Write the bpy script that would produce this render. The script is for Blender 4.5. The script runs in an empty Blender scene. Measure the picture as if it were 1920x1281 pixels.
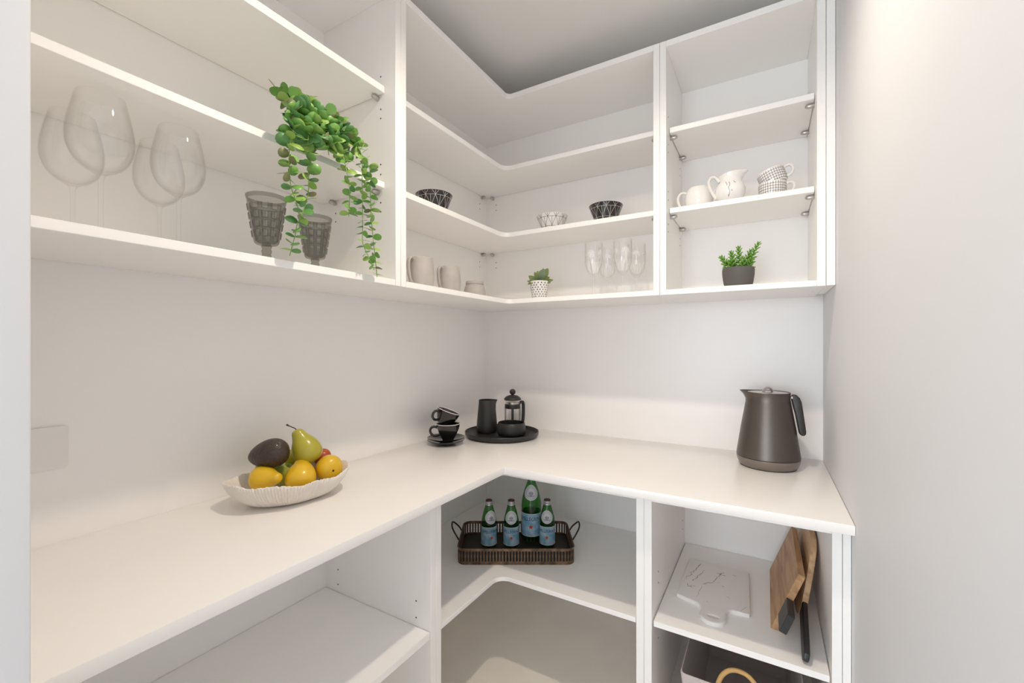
import bpy, bmesh, math, random
from mathutils import Matrix, Vector, Euler
random.seed(7)
scene = bpy.context.scene
COL = scene.collection
R = math.radians
pi = math.pi

# ------------------------------------------------------------------ camera
cam_d = bpy.data.cameras.new('camera'); cam = bpy.data.objects.new('camera', cam_d); COL.objects.link(cam)
cam.location = (1.4913, -2.2209, 1.3812)
cam.rotation_euler = (R(90), 0, R(30.464))
cam_d.sensor_width = 36.0; cam_d.sensor_fit = 'HORIZONTAL'
cam_d.lens = 810.13 / 1920 * 36
cam_d.shift_y = (647.82 - 640.5) / 1920
cam_d.clip_start = 0.02; cam_d.clip_end = 50
scene.camera = cam

# ------------------------------------------------------------------ world, lamps, exposure
w = bpy.data.worlds.new('world'); scene.world = w; w.use_nodes = True
w.node_tree.nodes['Background'].inputs[0].default_value = (0.88, 0.93, 1.0, 1)
w.node_tree.nodes['Background'].inputs[1].default_value = 0.6
scene.view_settings.view_transform = 'Standard'
scene.view_settings.look = 'None'
scene.view_settings.gamma = 1
scene.view_settings.use_curve_mapping = False
scene.view_settings.exposure = 0.05
scene.cycles.use_denoising = True
scene.cycles.max_bounces = 20
scene.cycles.diffuse_bounces = 16
scene.cycles.transparent_max_bounces = 24
scene.cycles.sample_clamp_indirect = 6

def lamp_spot(name, loc, power, color, size=150, blend=0.6, radius=0.035):
    d = bpy.data.lights.new(name, 'SPOT'); d.energy = power; d.color = color
    d.spot_size = R(size); d.spot_blend = blend; d.shadow_soft_size = radius
    o = bpy.data.objects.new(name, d); o.location = loc; COL.objects.link(o); return o
CEIL = 2.76
WARM = (1.0, 0.85, 0.70)
lamp_spot('downlight_lamp', (1.117, -1.31, CEIL - 0.02), 60, WARM, 150, 0.8)
lamp_spot('downlight_lamp', (0.92, -3.05, CEIL - 0.02), 16, WARM, 150, 0.9)
ad = bpy.data.lights.new('window_daylight', 'AREA'); ad.shape = 'RECTANGLE'; ad.size = 3.2; ad.size_y = 2.1
ad.energy = 142; ad.color = (0.83, 0.91, 1.0)
ao = bpy.data.objects.new('window_daylight', ad); ao.location = (0.2, -5.9, 1.35); ao.rotation_euler = (R(50), 0, 0); COL.objects.link(ao)

# ------------------------------------------------------------------ materials
MATS = {}
def mat(name, color, rough=0.5, metal=0.0, noise=0.0, nscale=20, bump=0.0, bscale=60, coat=0.0, spec=0.5, sub=0.0, emit=0):
    if name in MATS: return MATS[name]
    m = bpy.data.materials.new(name); m.use_nodes = True; nt = m.node_tree
    b = nt.nodes['Principled BSDF']
    c = tuple(color) + (1,)
    b.inputs['Base Color'].default_value = c
    b.inputs['Roughness'].default_value = rough
    b.inputs['Metallic'].default_value = metal
    b.inputs['Coat Weight'].default_value = coat
    b.inputs['Coat Roughness'].default_value = 0.08
    b.inputs['Specular IOR Level'].default_value = spec
    if sub: 
        b.inputs['Subsurface Weight'].default_value = sub; b.inputs['Subsurface Radius'].default_value = (0.01, 0.01, 0.005)
    if emit:
        b.inputs['Emission Color'].default_value = c; b.inputs['Emission Strength'].default_value = emit
    tc = nt.nodes.new('ShaderNodeTexCoord')
    if noise:
        n = nt.nodes.new('ShaderNodeTexNoise'); n.inputs['Scale'].default_value = nscale; n.inputs['Detail'].default_value = 5
        nt.links.new(tc.outputs['Object'], n.inputs['Vector'])
        mx = nt.nodes.new('ShaderNodeMix'); mx.data_type = 'RGBA'
        mx.inputs[6].default_value = tuple(max(0, x * (1 - noise)) for x in color) + (1,)
        mx.inputs[7].default_value = tuple(min(1, x * (1 + noise)) for x in color) + (1,)
        nt.links.new(n.outputs['Fac'], mx.inputs[0]); nt.links.new(mx.outputs[2], b.inputs['Base Color'])
    if bump:
        n2 = nt.nodes.new('ShaderNodeTexNoise'); n2.inputs['Scale'].default_value = bscale; n2.inputs['Detail'].default_value = 4
        nt.links.new(tc.outputs['Object'], n2.inputs['Vector'])
        bp = nt.nodes.new('ShaderNodeBump'); bp.inputs['Strength'].default_value = bump; bp.inputs['Distance'].default_value = 0.004
        nt.links.new(n2.outputs['Fac'], bp.inputs['Height']); nt.links.new(bp.outputs['Normal'], b.inputs['Normal'])
    MATS[name] = m; return m

def thin_glass(name, tint, edge, gloss_rough=0.02, ior=1.45, gl=(1, 1, 1)):
    """clear glassware: transparent body, darker towards grazing edges, fresnel reflection"""
    if name in MATS: return MATS[name]
    m = bpy.data.materials.new(name); m.use_nodes = True; nt = m.node_tree
    nt.nodes.remove(nt.nodes['Principled BSDF'])
    out = nt.nodes['Material Output']
    tr = nt.nodes.new('ShaderNodeBsdfTransparent'); gs = nt.nodes.new('ShaderNodeBsdfGlossy')
    gs.inputs['Roughness'].default_value = gloss_rough; gs.inputs['Color'].default_value = tuple(gl) + (1,)
    lw = nt.nodes.new('ShaderNodeLayerWeight'); lw.inputs['Blend'].default_value = 0.35
    lw2 = nt.nodes.new('ShaderNodeLayerWeight'); lw2.inputs['Blend'].default_value = 0.5
    pw = nt.nodes.new('ShaderNodeMath'); pw.operation = 'POWER'; pw.inputs[1].default_value = 4.5
    f0 = ((ior - 1) / (ior + 1)) ** 2
    fr = nt.nodes.new('ShaderNodeMath'); fr.operation = 'MULTIPLY_ADD'; fr.inputs[1].default_value = 0.85 - f0; fr.inputs[2].default_value = f0
    nt.links.new(lw2.outputs['Facing'], pw.inputs[0]); nt.links.new(pw.outputs[0], fr.inputs[0])
    cr = nt.nodes.new('ShaderNodeValToRGB')
    cr.color_ramp.elements[0].position = 0.25; cr.color_ramp.elements[0].color = tuple(tint) + (1,)
    cr.color_ramp.elements[1].position = 0.95; cr.color_ramp.elements[1].color = tuple(edge) + (1,)
    mx = nt.nodes.new('ShaderNodeMixShader')
    nt.links.new(lw.outputs['Facing'], cr.inputs['Fac']); nt.links.new(cr.outputs['Color'], tr.inputs['Color'])
    nt.links.new(fr.outputs[0], mx.inputs['Fac']); nt.links.new(tr.outputs[0], mx.inputs[1]); nt.links.new(gs.outputs[0], mx.inputs[2])
    nt.links.new(mx.outputs[0], out.inputs['Surface'])
    MATS[name] = m; return m

def wood_mat(name, c1, c2, axis='Y', scale=9):
    if name in MATS: return MATS[name]
    m = mat(name, c1, 0.5); nt = m.node_tree; b = nt.nodes['Principled BSDF']
    tc = nt.nodes.new('ShaderNodeTexCoord'); mp = nt.nodes.new('ShaderNodeMapping')
    mp.inputs['Scale'].default_value = (6, .7, 6) if axis == 'Y' else (.7, 6, 6)
    n = nt.nodes.new('ShaderNodeTexNoise'); n.inputs['Scale'].default_value = scale; n.inputs['Detail'].default_value = 6; n.inputs['Distortion'].default_value = 0.6
    cr = nt.nodes.new('ShaderNodeValToRGB')
    cr.color_ramp.elements[0].position = .35; cr.color_ramp.elements[0].color = tuple(c2) + (1,)
    cr.color_ramp.elements[1].position = .62; cr.color_ramp.elements[1].color = tuple(c1) + (1,)
    nt.links.new(tc.outputs['Object'], mp.inputs[0]); nt.links.new(mp.outputs[0], n.inputs['Vector'])
    nt.links.new(n.outputs['Fac'], cr.inputs[0]); nt.links.new(cr.outputs[0], b.inputs['Base Color'])
    return m

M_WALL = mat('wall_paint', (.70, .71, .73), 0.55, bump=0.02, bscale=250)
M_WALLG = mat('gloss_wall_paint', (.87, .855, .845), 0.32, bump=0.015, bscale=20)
M_CEIL = mat('ceiling_paint', (.78, .775, .765), 0.9)
M_MEL = mat('white_melamine', (.905, .895, .88), 0.38, noise=0.01, nscale=3)
M_EDGE = M_MEL
M_STONE = mat('white_stone_worktop', (.87, .85, .825), 0.22, noise=0.012, nscale=6)
M_FLOOR = mat('floor_tile', (.80, .76, .70), 0.5, noise=.08, nscale=5)
M_CHROME = mat('nickel', (.55, .53, .5), 0.28, 1.0)
M_HOLE = mat('dark_hole', (.03, .03, .03), 0.9)
M_BLACKM = mat('matte_black', (.022, .021, .021), 0.42)
M_BLACKG = mat('gloss_black_glaze', (.012, .011, .011), 0.08, coat=0.5)
M_WHITEC = mat('white_ceramic', (.83, .815, .79), 0.15, coat=0.4)
M_GLASS = thin_glass('clear_glass', (.995, .995, .995), (.88, .87, .86))
M_CUT = mat('cut_glass_facets', (.93, .93, .93), 0.2)

# ------------------------------------------------------------------ mesh building
class MB:
    def __init__(s): s.v = []; s.f = []
    def add(s, vs, fs, M=None):
        o = len(s.v)
        s.v += [tuple(M @ Vector(p)) for p in vs] if M is not None else [tuple(p) for p in vs]
        s.f += [tuple(i + o for i in f) for f in fs]; return s
    def box(s, x0, x1, y0, y1, z0, z1, bev=0.0012, M=None, seg=1):
        bm = bmesh.new(); bmesh.ops.create_cube(bm, size=1)
        for v in bm.verts:
            v.co = ((x0 + x1) / 2 + v.co.x * (x1 - x0), (y0 + y1) / 2 + v.co.y * (y1 - y0), (z0 + z1) / 2 + v.co.z * (z1 - z0))
        if bev: bmesh.ops.bevel(bm, geom=list(bm.edges), offset=bev, segments=seg, affect='EDGES', profile=.5)
        return s.bm(bm, M)
    def bm(s, bm, M=None):
        bm.verts.ensure_lookup_table(); bm.verts.index_update()
        s.add([v.co.copy() for v in bm.verts], [[v.index for v in f.verts] for f in bm.faces], M); bm.free(); return s
    def prism(s, pts, z0, z1, M=None, bev=0.0, seg=2):
        bm = bmesh.new()
        lo = [bm.verts.new((x, y, z0)) for x, y in pts]
        f = bm.faces.new(lo)
        r = bmesh.ops.extrude_face_region(bm, geom=[f])
        bmesh.ops.translate(bm, vec=(0, 0, z1 - z0), verts=[e for e in r['geom'] if isinstance(e, bmesh.types.BMVert)])
        bmesh.ops.recalc_face_normals(bm, faces=list(bm.faces))
        if bev:
            es = [e for e in bm.edges if abs(e.verts[0].co.z - e.verts[1].co.z) < 1e-7]
            bmesh.ops.bevel(bm, geom=es, offset=bev, segments=seg, affect='EDGES', profile=.5)
        return s.bm(bm, M)
    def lathe(s, prof, n=40, M=None, warp=None):
        vs, fs, rows = [], [], []
        for k, (r, z) in enumerate(prof):
            if r < 1e-6:
                rows.append([len(vs)]); vs.append((0, 0, z)); continue
            row = []
            for i in range(n):
                a = 2 * pi * i / n; rr = r
                p = (rr * math.cos(a), rr * math.sin(a), z)
                if warp: p = warp(p, a, k)
                row.append(len(vs)); vs.append(p)
            rows.append(row)
        for a, b in zip(rows, rows[1:]):
            if len(a) == 1 and len(b) == 1: continue
            for i in range(n):
                j = (i + 1) % n
                if len(a) == 1: fs.append((a[0], b[j], b[i]))
                elif len(b) == 1: fs.append((a[i], a[j], b[0]))
                else: fs.append((a[i], a[j], b[j], b[i]))
        return s.add(vs, fs, M)
    def tube(s, path, r, n=8, M=None, caps=True, flat=1.0, closed=False):
        P = [Vector(p) for p in path]; m = len(P)
        rs = r if isinstance(r, (list, tuple)) else [r] * m
        vs, fs = [], []
        up = None
        for i, p in enumerate(P):
            if closed: t = P[(i + 1) % m] - P[i - 1]
            else: t = P[min(i + 1, m - 1)] - P[max(i - 1, 0)]
            t.normalize()
            if up is None:
                up = Vector((0, 0, 1)) if abs(t.z) < .9 else Vector((0, 1, 0))
            x = up.cross(t)
            if x.length < 1e-4: x = Vector((1, 0, 0)).cross(t)
            x.normalize(); y = t.cross(x); up = y
            for k in range(n):
                a = 2 * pi * k / n
                vs.append(p + x * (rs[i] * math.cos(a)) + y * (rs[i] * flat * math.sin(a)))
        for i in range(m if closed else m - 1):
            i2 = (i + 1) % m
            for k in range(n):
                j = (k + 1) % n
                fs.append((i * n + k, i * n + j, i2 * n + j, i2 * n + k))
        if caps and not closed:
            fs.append(tuple(range(n - 1, -1, -1))); fs.append(tuple((m - 1) * n + k for k in range(n)))
        return s.add(vs, fs, M)
    def sphere(s, c, r, n=16, m=10, sc=(1, 1, 1)):
        prof = [(r * math.sin(pi * i / m), -r * math.cos(pi * i / m)) for i in range(m + 1)]
        prof[0] = (0, -r); prof[-1] = (0, r)
        return s.lathe(prof, n, Matrix.Translation(c) @ Matrix.Diagonal((*sc, 1)))
    def build(s, name, m, parent=None, smooth=40, loc=None, label=None):
        me = bpy.data.meshes.new(name); me.from_pydata(s.v, [], s.f); me.update()
        bm = bmesh.new(); bm.from_mesh(me); bmesh.ops.recalc_face_normals(bm, faces=list(bm.faces)); bm.to_mesh(me); bm.free()
        if smooth:
            me.shade_smooth(); me.set_sharp_from_angle(angle=R(smooth))
        me.materials.append(m)
        o = bpy.data.objects.new(name, me); COL.objects.link(o)
        if parent: o.parent = parent
        if loc: o.location = loc
        if label: o['label'] = label
        return o

def tag(o, label=None, cat=None, group=None, kind=None):
    if label: o['label'] = label
    if cat: o['category'] = cat
    if group: o['group'] = group
    if kind: o['kind'] = kind
    return o
def thing(name, label, cat, loc=(0, 0, 0), rz=0, group=None):
    o = bpy.data.objects.new(name, None); o.empty_display_size = .05; COL.objects.link(o)
    o.location = loc; o.rotation_euler = (0, 0, R(rz)); return tag(o, label, cat, group)
def kids(o): return [c for c in bpy.data.objects if c.parent == o]
def dup(o, loc, rz, label, parent=None):
    c = o.copy(); COL.objects.link(c)
    if parent: c.parent = parent
    else:
        c.location = loc; c.rotation_euler = (0, 0, R(rz)); c['label'] = label
    for ch in kids(o): dup(ch, None, None, None, c)
    return c
def T(x, y, z): return Matrix.Translation((x, y, z))
def RX(a): return Matrix.Rotation(R(a), 4, 'X')
def RY(a): return Matrix.Rotation(R(a), 4, 'Y')
def RZ(a): return Matrix.Rotation(R(a), 4, 'Z')
def spline(pts, k=6):
    P = [Vector(p) for p in pts]; out = []
    for i in range(len(P) - 1):
        p0 = P[max(i - 1, 0)]; p1 = P[i]; p2 = P[i + 1]; p3 = P[min(i + 2, len(P) - 1)]
        for j in range(k):
            t = j / k
            out.append(.5 * ((2 * p1) + (p2 - p0) * t + (2 * p0 - 5 * p1 + 4 * p2 - p3) * t * t + (3 * p1 - p0 - 3 * p2 + p3) * t ** 3))
    out.append(P[-1]); return out

def struct(name, mb, m, label=None):
    o = mb.build(name, m); o['kind'] = 'structure'
    if label: o['label'] = label
    return o

# ------------------------------------------------------------------ the setting
W = 1.697
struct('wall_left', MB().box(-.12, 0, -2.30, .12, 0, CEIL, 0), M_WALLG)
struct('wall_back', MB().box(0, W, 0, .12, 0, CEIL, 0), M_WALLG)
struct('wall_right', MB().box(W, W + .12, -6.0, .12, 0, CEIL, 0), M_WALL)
NX = 0.775
nib = [(0, -2.075), (NX - .004, -2.075), (NX - .001, -2.0765), (NX, -2.08), (NX, -2.295), (NX - .004, -2.30), (0, -2.30)]
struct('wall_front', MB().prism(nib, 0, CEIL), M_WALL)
struct('floor', MB().box(-2.6, W + .12, -6.0, .12, -.06, 0, 0), M_FLOOR)
struct('ceiling', MB().box(-2.6, W + .12, -6.0, .12, CEIL, CEIL + .08, 0), M_CEIL)
mb = MB().box(-2.6, -1.45, -6.06, -6.0, 0, CEIL, 0).box(-1.45, W + .12, -6.06, -6.0, 0, .25, 0).box(-1.45, W + .12, -6.06, -6.0, 2.45, CEIL, 0)
struct('wall_rear', mb, M_WALL)
struct('wall_kitchen', MB().box(-2.66, -2.6, -6.0, -2.30, 0, CEIL, 0).box(-2.6, -.12, -2.30, -2.24, 0, CEIL, 0), M_WALL)
for i, (lx, ly) in enumerate([(1.117, -1.31), (.92, -3.05)]):
    t = thing('ceiling_downlight', ['round recessed downlight in the pantry ceiling', 'round recessed downlight in the ceiling behind the pantry opening'][i], 'ceiling light', (lx, ly, CEIL))
    MB().lathe([(.040, -.001), (.046, -.004), (.052, -.003), (.054, 0), (.040, 0)], 32).build('trim_ring', mat('white_trim', (.8, .8, .8), .4), t)
    MB().lathe([(0, -.001), (.040, -.001)], 24).build('lens', mat('lamp_lens', WARM, .5, emit=12), t)

# ------------------------------------------------------------------ cabinets
UB, UT, TB, TT = 1.587, 1.6085, 2.597, 2.622          # bottom and top board of the wall units
UD, UDX = 0.390, 0.388                                # depth left run / back run
t_ = 0.0257
S1, S1T, S2, S2T = 1.9330, 1.9545, 2.2680, 2.2905       # shelves
C1, C1T, C2, C2T = 1.9387, 1.9620, 2.2830, 2.3055       # corner shelves

def Lboard(x1, yl, xr, yd, z0, z1, rad, x0=0.004, y0=-0.004):
    """L-shaped board: left leg front at x1 down to yl, back leg front at yd out to xr, concave corner radius rad"""
    pts = [(x0, y0), (x0, yl), (x1, yl)]
    cx, cy = x1 + rad, yd - rad
    for i in range(9):
        a = pi - (pi / 2) * i / 8
        pts.append((cx + rad * math.cos(a), cy + rad * math.sin(a)))
    pts += [(xr, yd), (xr, y0)]
    return MB().prism(pts, z0, z1, bev=0.0012, seg=1)

def shelf_support(parent, pos, d):
    """nickel bullet-shaped shelf support that grips a shelf from below; d = direction away from the panel"""
    x, y, z = pos
    ang = math.degrees(math.atan2(d[1], d[0]))
    M = T(x, y, z - .009) @ RZ(ang)
    mb = MB().lathe([(0, -.001), (.0075, -.001), (.0085, .001), (.0085, .016), (.0075, .023), (.004, .028), (0, .0295)], 12, M @ RY(90))
    mb.box(.004, .020, -.004, .004, .004, .0088, .0008, M)
    return mb.build('shelf_support', M_CHROME, parent)
def holes(parent, pts, d):
    mb = MB(); ang = math.degrees(math.atan2(d[1], d[0]))
    for p in pts:
        mb.lathe([(0, .0006), (.0028, .0006), (.0028, -.004)], 8, T(*p) @ RZ(ang) @ RY(90))
    return tag(mb.build('pin_holes', M_HOLE, parent), kind='stuff')

# left wall unit
YL = -1.089
t = thing('wall_cabinet', 'long open white wall cabinet on the left wall holding wine glasses and trailing plant', 'cabinet', (0, 0, 0))
YE = -2.07
ps = MB().box(.001, UD, YL - 2 * t_, YL - t_ - .0006, UB, TT).build('side_panel', M_MEL, t)
MB().box(.001, UD, YE, YE + t_, UB, TT).build('side_panel', M_MEL, t)
MB().box(.001, UD, YE + t_, YL - 2 * t_, UB, UT).build('bottom_panel', M_MEL, t)
MB().box(.001, UD, YE + t_, YL - 2 * t_, TB, TT).build('top_panel', M_MEL, t)
MB().box(.0005, .004, YE + t_, YL - 2 * t_, UT, TB, 0).build('back_panel', M_MEL, t)
yf = YL - 2 * t_
for z0, z1 in ((S1 - .002, S1T - .002), (S2 - .004, S2T - .002)):
    MB().box(.006, .340, YE + t_ + .003, yf - .003, z0, z1).build('shelf', M_MEL, t)
    for x in (.305, .075): shelf_support(t, (x, yf, z0), (0, -1))
holes(ps, [(x, yf, z) for x in (.318, .075) for z in (2.330, 2.215, 2.183, 2.02, 1.985, 1.885, 1.853)], (0, -1))

# corner wall unit
t = thing('wall_cabinet', 'L-shaped open white wall cabinet in the corner with black bowls and grey mugs', 'cabinet', (0, 0, 0))
XD = 1.0894
MB().box(.001, UD, YL - t_, YL, UB, TT).build('side_panel', M_MEL, t)
MB().box(XD, XD + t_, -UDX, -.001, UB, TT).build('side_panel', M_MEL, t)
Lboard(UD, YL, XD, -UDX, UB, UT, .030, .001, -.001).build('bottom_panel', M_MEL, t)
Lboard(UD, YL, XD, -UDX, TB, TT, .022, .001, -.001).build('top_panel', M_MEL, t)
bl = MB().box(.0005, .004, YL, -.0005, UT, TB, 0).build('back_panel', M_MEL, t)
bk = MB().box(.004, XD, -.004, -.0005, UT, TB, 0).build('back_panel', M_MEL, t)
for z0, z1 in ((C1, C1T), (C2, C2T)):
    Lboard(.322, YL + .003, XD - .003, -.312, z0, z1, .045, .006, -.006).build('shelf', M_MEL, t)
    shelf_support(t, (.004, -.055, z0), (1, 0)); shelf_support(t, (.055, -.004, z0), (0, -1))
    shelf_support(t, (XD, -.285, z0), (-1, 0)); shelf_support(t, (XD - .03, -.004, z0), (0, -1))
hz = (1.885, 1.853, 2.235, 2.203)
holes(bl, [(.004, -.075, z) for z in hz], (1, 0))
holes(bk, [(x, -.004, z) for x in (.075, XD - .03) for z in hz], (0, -1))

# right wall unit with filler
t = thing('wall_cabinet', 'narrow open white wall cabinet beside the right wall holding white crockery', 'cabinet', (0, 0, 0))
XL, XR = XD + t_ + .0006, 1.6434
pl = MB().box(XL, XD + 2 * t_, -UDX, -.001, UB, TT).build('side_panel', M_MEL, t)
pr_ = MB().box(XR, XR + t_, -UDX, -.001, UB, TT).build('side_panel', M_MEL, t)
MB().box(XR + t_ + .0012, W - .001, -UDX + .001, -UDX + .3, UB + .001, TT).build('filler_panel', M_MEL, t)
XL = XD + 2 * t_
MB().box(XL, XR, -UDX, -.001, UB, UT).build('bottom_panel', M_MEL, t)
MB().box(XL, XR, -UDX, -.001, TB, TT).build('top_panel', M_MEL, t)
MB().box(XL, XR, -.004, -.0005, UT, TB, 0).build('back_panel', M_MEL, t)
for z0, z1 in ((S1, S1T), (S2, S2T)):
    MB().box(XL + .003, XR - .003, -.332, -.006, z0, z1).build('shelf', M_MEL, t)
    for y in (-.30, -.07):
        shelf_support(t, (XL, y, z0), (1, 0)); shelf_support(t, (XR, y, z0), (-1, 0))
holes(pl, [(XL, y, z) for y in (-.345, -.06) for z in (2.330, 2.215, 2.183, 2.02, 1.985, 1.885, 1.853)], (1, 0))

# worktop
ZT, ZB, CX, CY = 0.900, 0.8715, 0.600, -0.765
pts = [(.001, -.001), (.001, -2.072), (CX, -2.072), (CX, CY - .010), (CX + .003, CY - .003), (CX + .010, CY), (W - .001, CY), (W - .001, -.001)]
tag(MB().prism(pts, ZB, ZT, bev=.0025, seg=2).build('worktop', M_STONE), 'L-shaped white stone worktop running round the corner of the pantry', 'worktop')

# base units
LT, LX, LY = .0264, .540, -.7046
BZ1 = .002
yl = -1.077; lxd = 1.101; lxr = 1.6523
t = thing('base_cabinet', 'open white base cabinet under the left worktop, empty with one shelf', 'cabinet')
ps = MB().box(.001, LX, yl - 2 * LT, yl - LT - .0006, 0, .868).build('side_panel', M_MEL, t)
MB().box(.001, LX, -2.07, -2.07 + LT, 0, .868).build('side_panel', M_MEL, t)
MB().box(.001, LX, -2.07 + LT, yl - 2 * LT, .846, .868).build('top_panel', M_MEL, t)
MB().box(.0005, .004, -2.07 + LT, yl - 2 * LT, BZ1, .846, 0).build('back_panel', M_MEL, t)
MB().box(.006, LX - .002, -2.07 + LT + .003, yl - 2 * LT - .002, .4126, .4359).build('shelf', M_MEL, t)
holes(ps, [(x, yl - 2 * LT, z) for x in (.475, .075) for z in (.52, .464, .372)], (0, -1))

t = thing('base_cabinet', 'L-shaped open white base cabinet in the corner holding the bottle tray', 'cabinet')
MB().box(.001, LX, yl - LT, yl, 0, .868).build('side_panel', M_MEL, t)
MB().box(lxd, lxd + LT, LY, -.001, 0, .868).build('side_panel', M_MEL, t)
Lboard(LX, yl, lxd, LY, .846, .868, .030, .001, -.001).build('top_panel', M_MEL, t)
Lboard(LX - .003, yl + .002, lxd - .002, LY + .003, .4125, .4300, .050, .005, -.005).build('shelf', M_MEL, t)
bl = MB().box(.0005, .004, yl, -.0005, BZ1, .846, 0).build('back_panel', M_MEL, t)
MB().box(.004, lxd, -.004, -.0005, BZ1, .846, 0).build('back_panel', M_MEL, t)
holes(bl, [(.004, y, z) for y in (-.07, -.19) for z in (.565,)], (1, 0))

t = thing('base_cabinet', 'narrow open white base cabinet beside the right wall holding chopping boards', 'cabinet')
pl = MB().box(lxd + LT + .0006, lxd + 2 * LT, LY, -.001, 0, .868).build('side_panel', M_MEL, t)
pr_ = MB().box(lxr, lxr + .0235, LY, -.001, 0, .868).build('side_panel', M_MEL, t)
MB().box(lxr + .0235 + .0012, W - .001, LY + .001, LY + .5, 0, .868).build('filler_panel', M_MEL, t)
xl = lxd + 2 * LT
MB().box(xl, lxr, LY, -.001, .846, .868).build('top_panel', M_MEL, t)
MB().box(xl, lxr, -.004, -.0005, BZ1, .846, 0).build('back_panel', M_MEL, t)
MB().box(xl + .0035, lxr - .0035, -.692, -.006, .4130, .4327).build('shelf', M_MEL, t)
holes(pl, [(xl, y, z) for y in (-.60, -.07) for z in (.56, .52, .36, .32)], (1, 0))
SH = .4327

# blank plate on the left wall
pts = []
for cx, cy, a0 in ((.055, .043, 0), (-.055, .043, 90), (-.055, -.043, 180), (.055, -.043, 270)):
    for i in range(6):
        a = R(a0 + 18 * i); pts.append((cx + .009 * math.cos(a), cy + .009 * math.sin(a)))
t = thing('wall_plate', 'white rounded blank switch plate on the left wall above worktop', 'wall plate', (0, -1.921, 1.1325))
MB().prism(pts, 0, .007, Matrix(((0, 0, 1, 0), (1, 0, 0, 0), (0, 1, 0, 0), (0, 0, 0, 1))), bev=.002).build('cover', mat('plate_white', (.8, .78, .77), .3), t)

# ------------------------------------------------------------------ objects on the worktop
def turn(x, y, extra=0):
    """heading (degrees) of a thing whose front (-y) looks to the pantry doorway"""
    return math.degrees(math.atan2(y + 2.2209, x - 1.4913)) - 90 + extra

# ---- kettle
kx, ky = 1.497, -0.212
t = thing('kettle', 'dark bronze cordless kettle with a black handle on the worktop near the right wall', 'kettle', (kx, ky, ZT), turn(kx, ky, 2))
M_KET = mat('bronze_metal', (.135, .117, .103), .38, .8, noise=.05, nscale=40)
M_KETB = mat('taupe_plastic', (.19, .155, .13), .3)
def spout(p, a, k):
    x, y, z = p
    if z > .262:
        f = (z - .262) / .042
        c = max(0, math.cos(a - pi))
        x -= .020 * f * f * c ** 6 + .002 * f
        z += .004 * f * c ** 4
    return (x, y, z)
MB().lathe([(0, .042), (.112, .040), (.1155, .043), (.1150, .052), (.110, .085), (.0990, .16), (.0860, .235), (.0815, .262), (.0795, .275), (.0805, .292), (.083, .302), (.082, .3035), (.0785, .300), (.077, .285), (0, .284)], 72, warp=spout).build('body', M_KET, t, 35)
t.scale = (.965, .965, .975)
MB().lathe([(.1145, .0395), (.1150, .0425), (.1130, .0425), (0, .0425), (0, .0395)], 56).build('seam_ring', M_BLACKM, t)
MB().lathe([(0, .002), (.100, .002), (.104, .005), (.112, .022), (.1155, .036), (.1150, .0395), (0, .0395)], 56).build('base_ring', M_KETB, t)
MB().lathe([(0, 0), (.101, 0), (.102, .003), (0, .003)], 40).build('foot', M_BLACKM, t)
lid = MB().lathe([(0, .296), (.074, .296), (.076, .298), (.074, .301), (.05, .3035), (0, .304)], 48).build('lid', M_CHROME, t)
loop = []
for i in range(13):
    a = pi * i / 12; loop.append((.0165 * math.cos(a), 0, .302 + .0185 * math.sin(a)))
MB().tube(loop, .0045, 10, RZ(20) @ Matrix.Diagonal((1, 2.0, 1, 1))).build('lid_loop', M_CHROME, lid)
hp = [(.079, .288), (.087, .297), (.099, .296), (.110, .285), (.1165, .268), (.1255, .20), (.1315, .152), (.1305, .142), (.125, .136), (.116, .136), (.109, .142), (.1055, .155), (.0955, .215), (.0845, .262)]
MB().prism(hp, -.016, .016, Matrix(((1, 0, 0, 0), (0, 0, 1, 0), (0, 1, 0, 0), (0, 0, 0, 1))), bev=.005, seg=3).build('handle', M_BLACKM, t)
MB().box(.0800, .0860, -.0185, -.0120, .281, .290, .0008).build('switch', mat('light_grey_plastic', (.6, .59, .57), .4), t)

# ---- fruit bowl
bx, by = .200, -1.404
brz = 67.9
t = thing('fruit_bowl', 'oval off-white ribbed bowl heaped with fruit on the left worktop', 'bowl', (bx, by, ZT), brz)
def oval(a, x, y): return x * math.cos(a), y * math.sin(a)
NR = 260
rngs = random.Random(3)
wav = [rngs.uniform(-1, 1) for _ in range(NR)]
lev = [(.0, .002, 0), (.44, .002, 0), (.56, .0035, 1), (.70, .012, 1), (.83, .028, 1), (.92, .046, 1), (.98, .064, 1), (1.0, .074, .6), (.985, .076, 0), (.955, .071, 0), (.86, .052, 0), (.74, .030, 0), (.55, .014, 0), (0, .010, 0)]
vs, fs, rows = [], [], []
for s_, z, rib in lev:
    if s_ == 0: rows.append([len(vs)]); vs.append((0, 0, z)); continue
    row = []
    for i in range(NR):
        a = 2 * pi * i / NR
        rr = s_ * (1 + .02 * math.sin(3 * a + 1) + .012 * math.sin(7 * a))
        ridge = (1.0 if i % 2 else -1.0) * .0019 * rib + wav[i] * .0011 * rib
        x, y = oval(a, .178 * rr + ridge, .124 * rr + ridge)
        zz = z + (z / .075) ** 2 * (.0045 * math.sin(2 * a + .6) + .0028 * math.sin(9 * a) + .0016 * wav[i] + .003 * abs(math.cos(a)) ** 3)
        row.append(len(vs)); vs.append((x, y, zz))
    rows.append(row)
for a, b in zip(rows, rows[1:]):
    for i in range(NR):
        j = (i + 1) % NR
        if len(a) == 1: fs.append((a[0], b[i], b[j]))
        elif len(b) == 1: fs.append((a[i], a[j], b[0]))
        else: fs.append((a[i], a[j], b[j], b[i]))
M_PLAST = mat('white_plaster', (.80, .755, .70), .8, bump=.35, bscale=180)
MB().add(vs, fs).build('bowl_shell', M_PLAST, t, 60)

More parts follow.
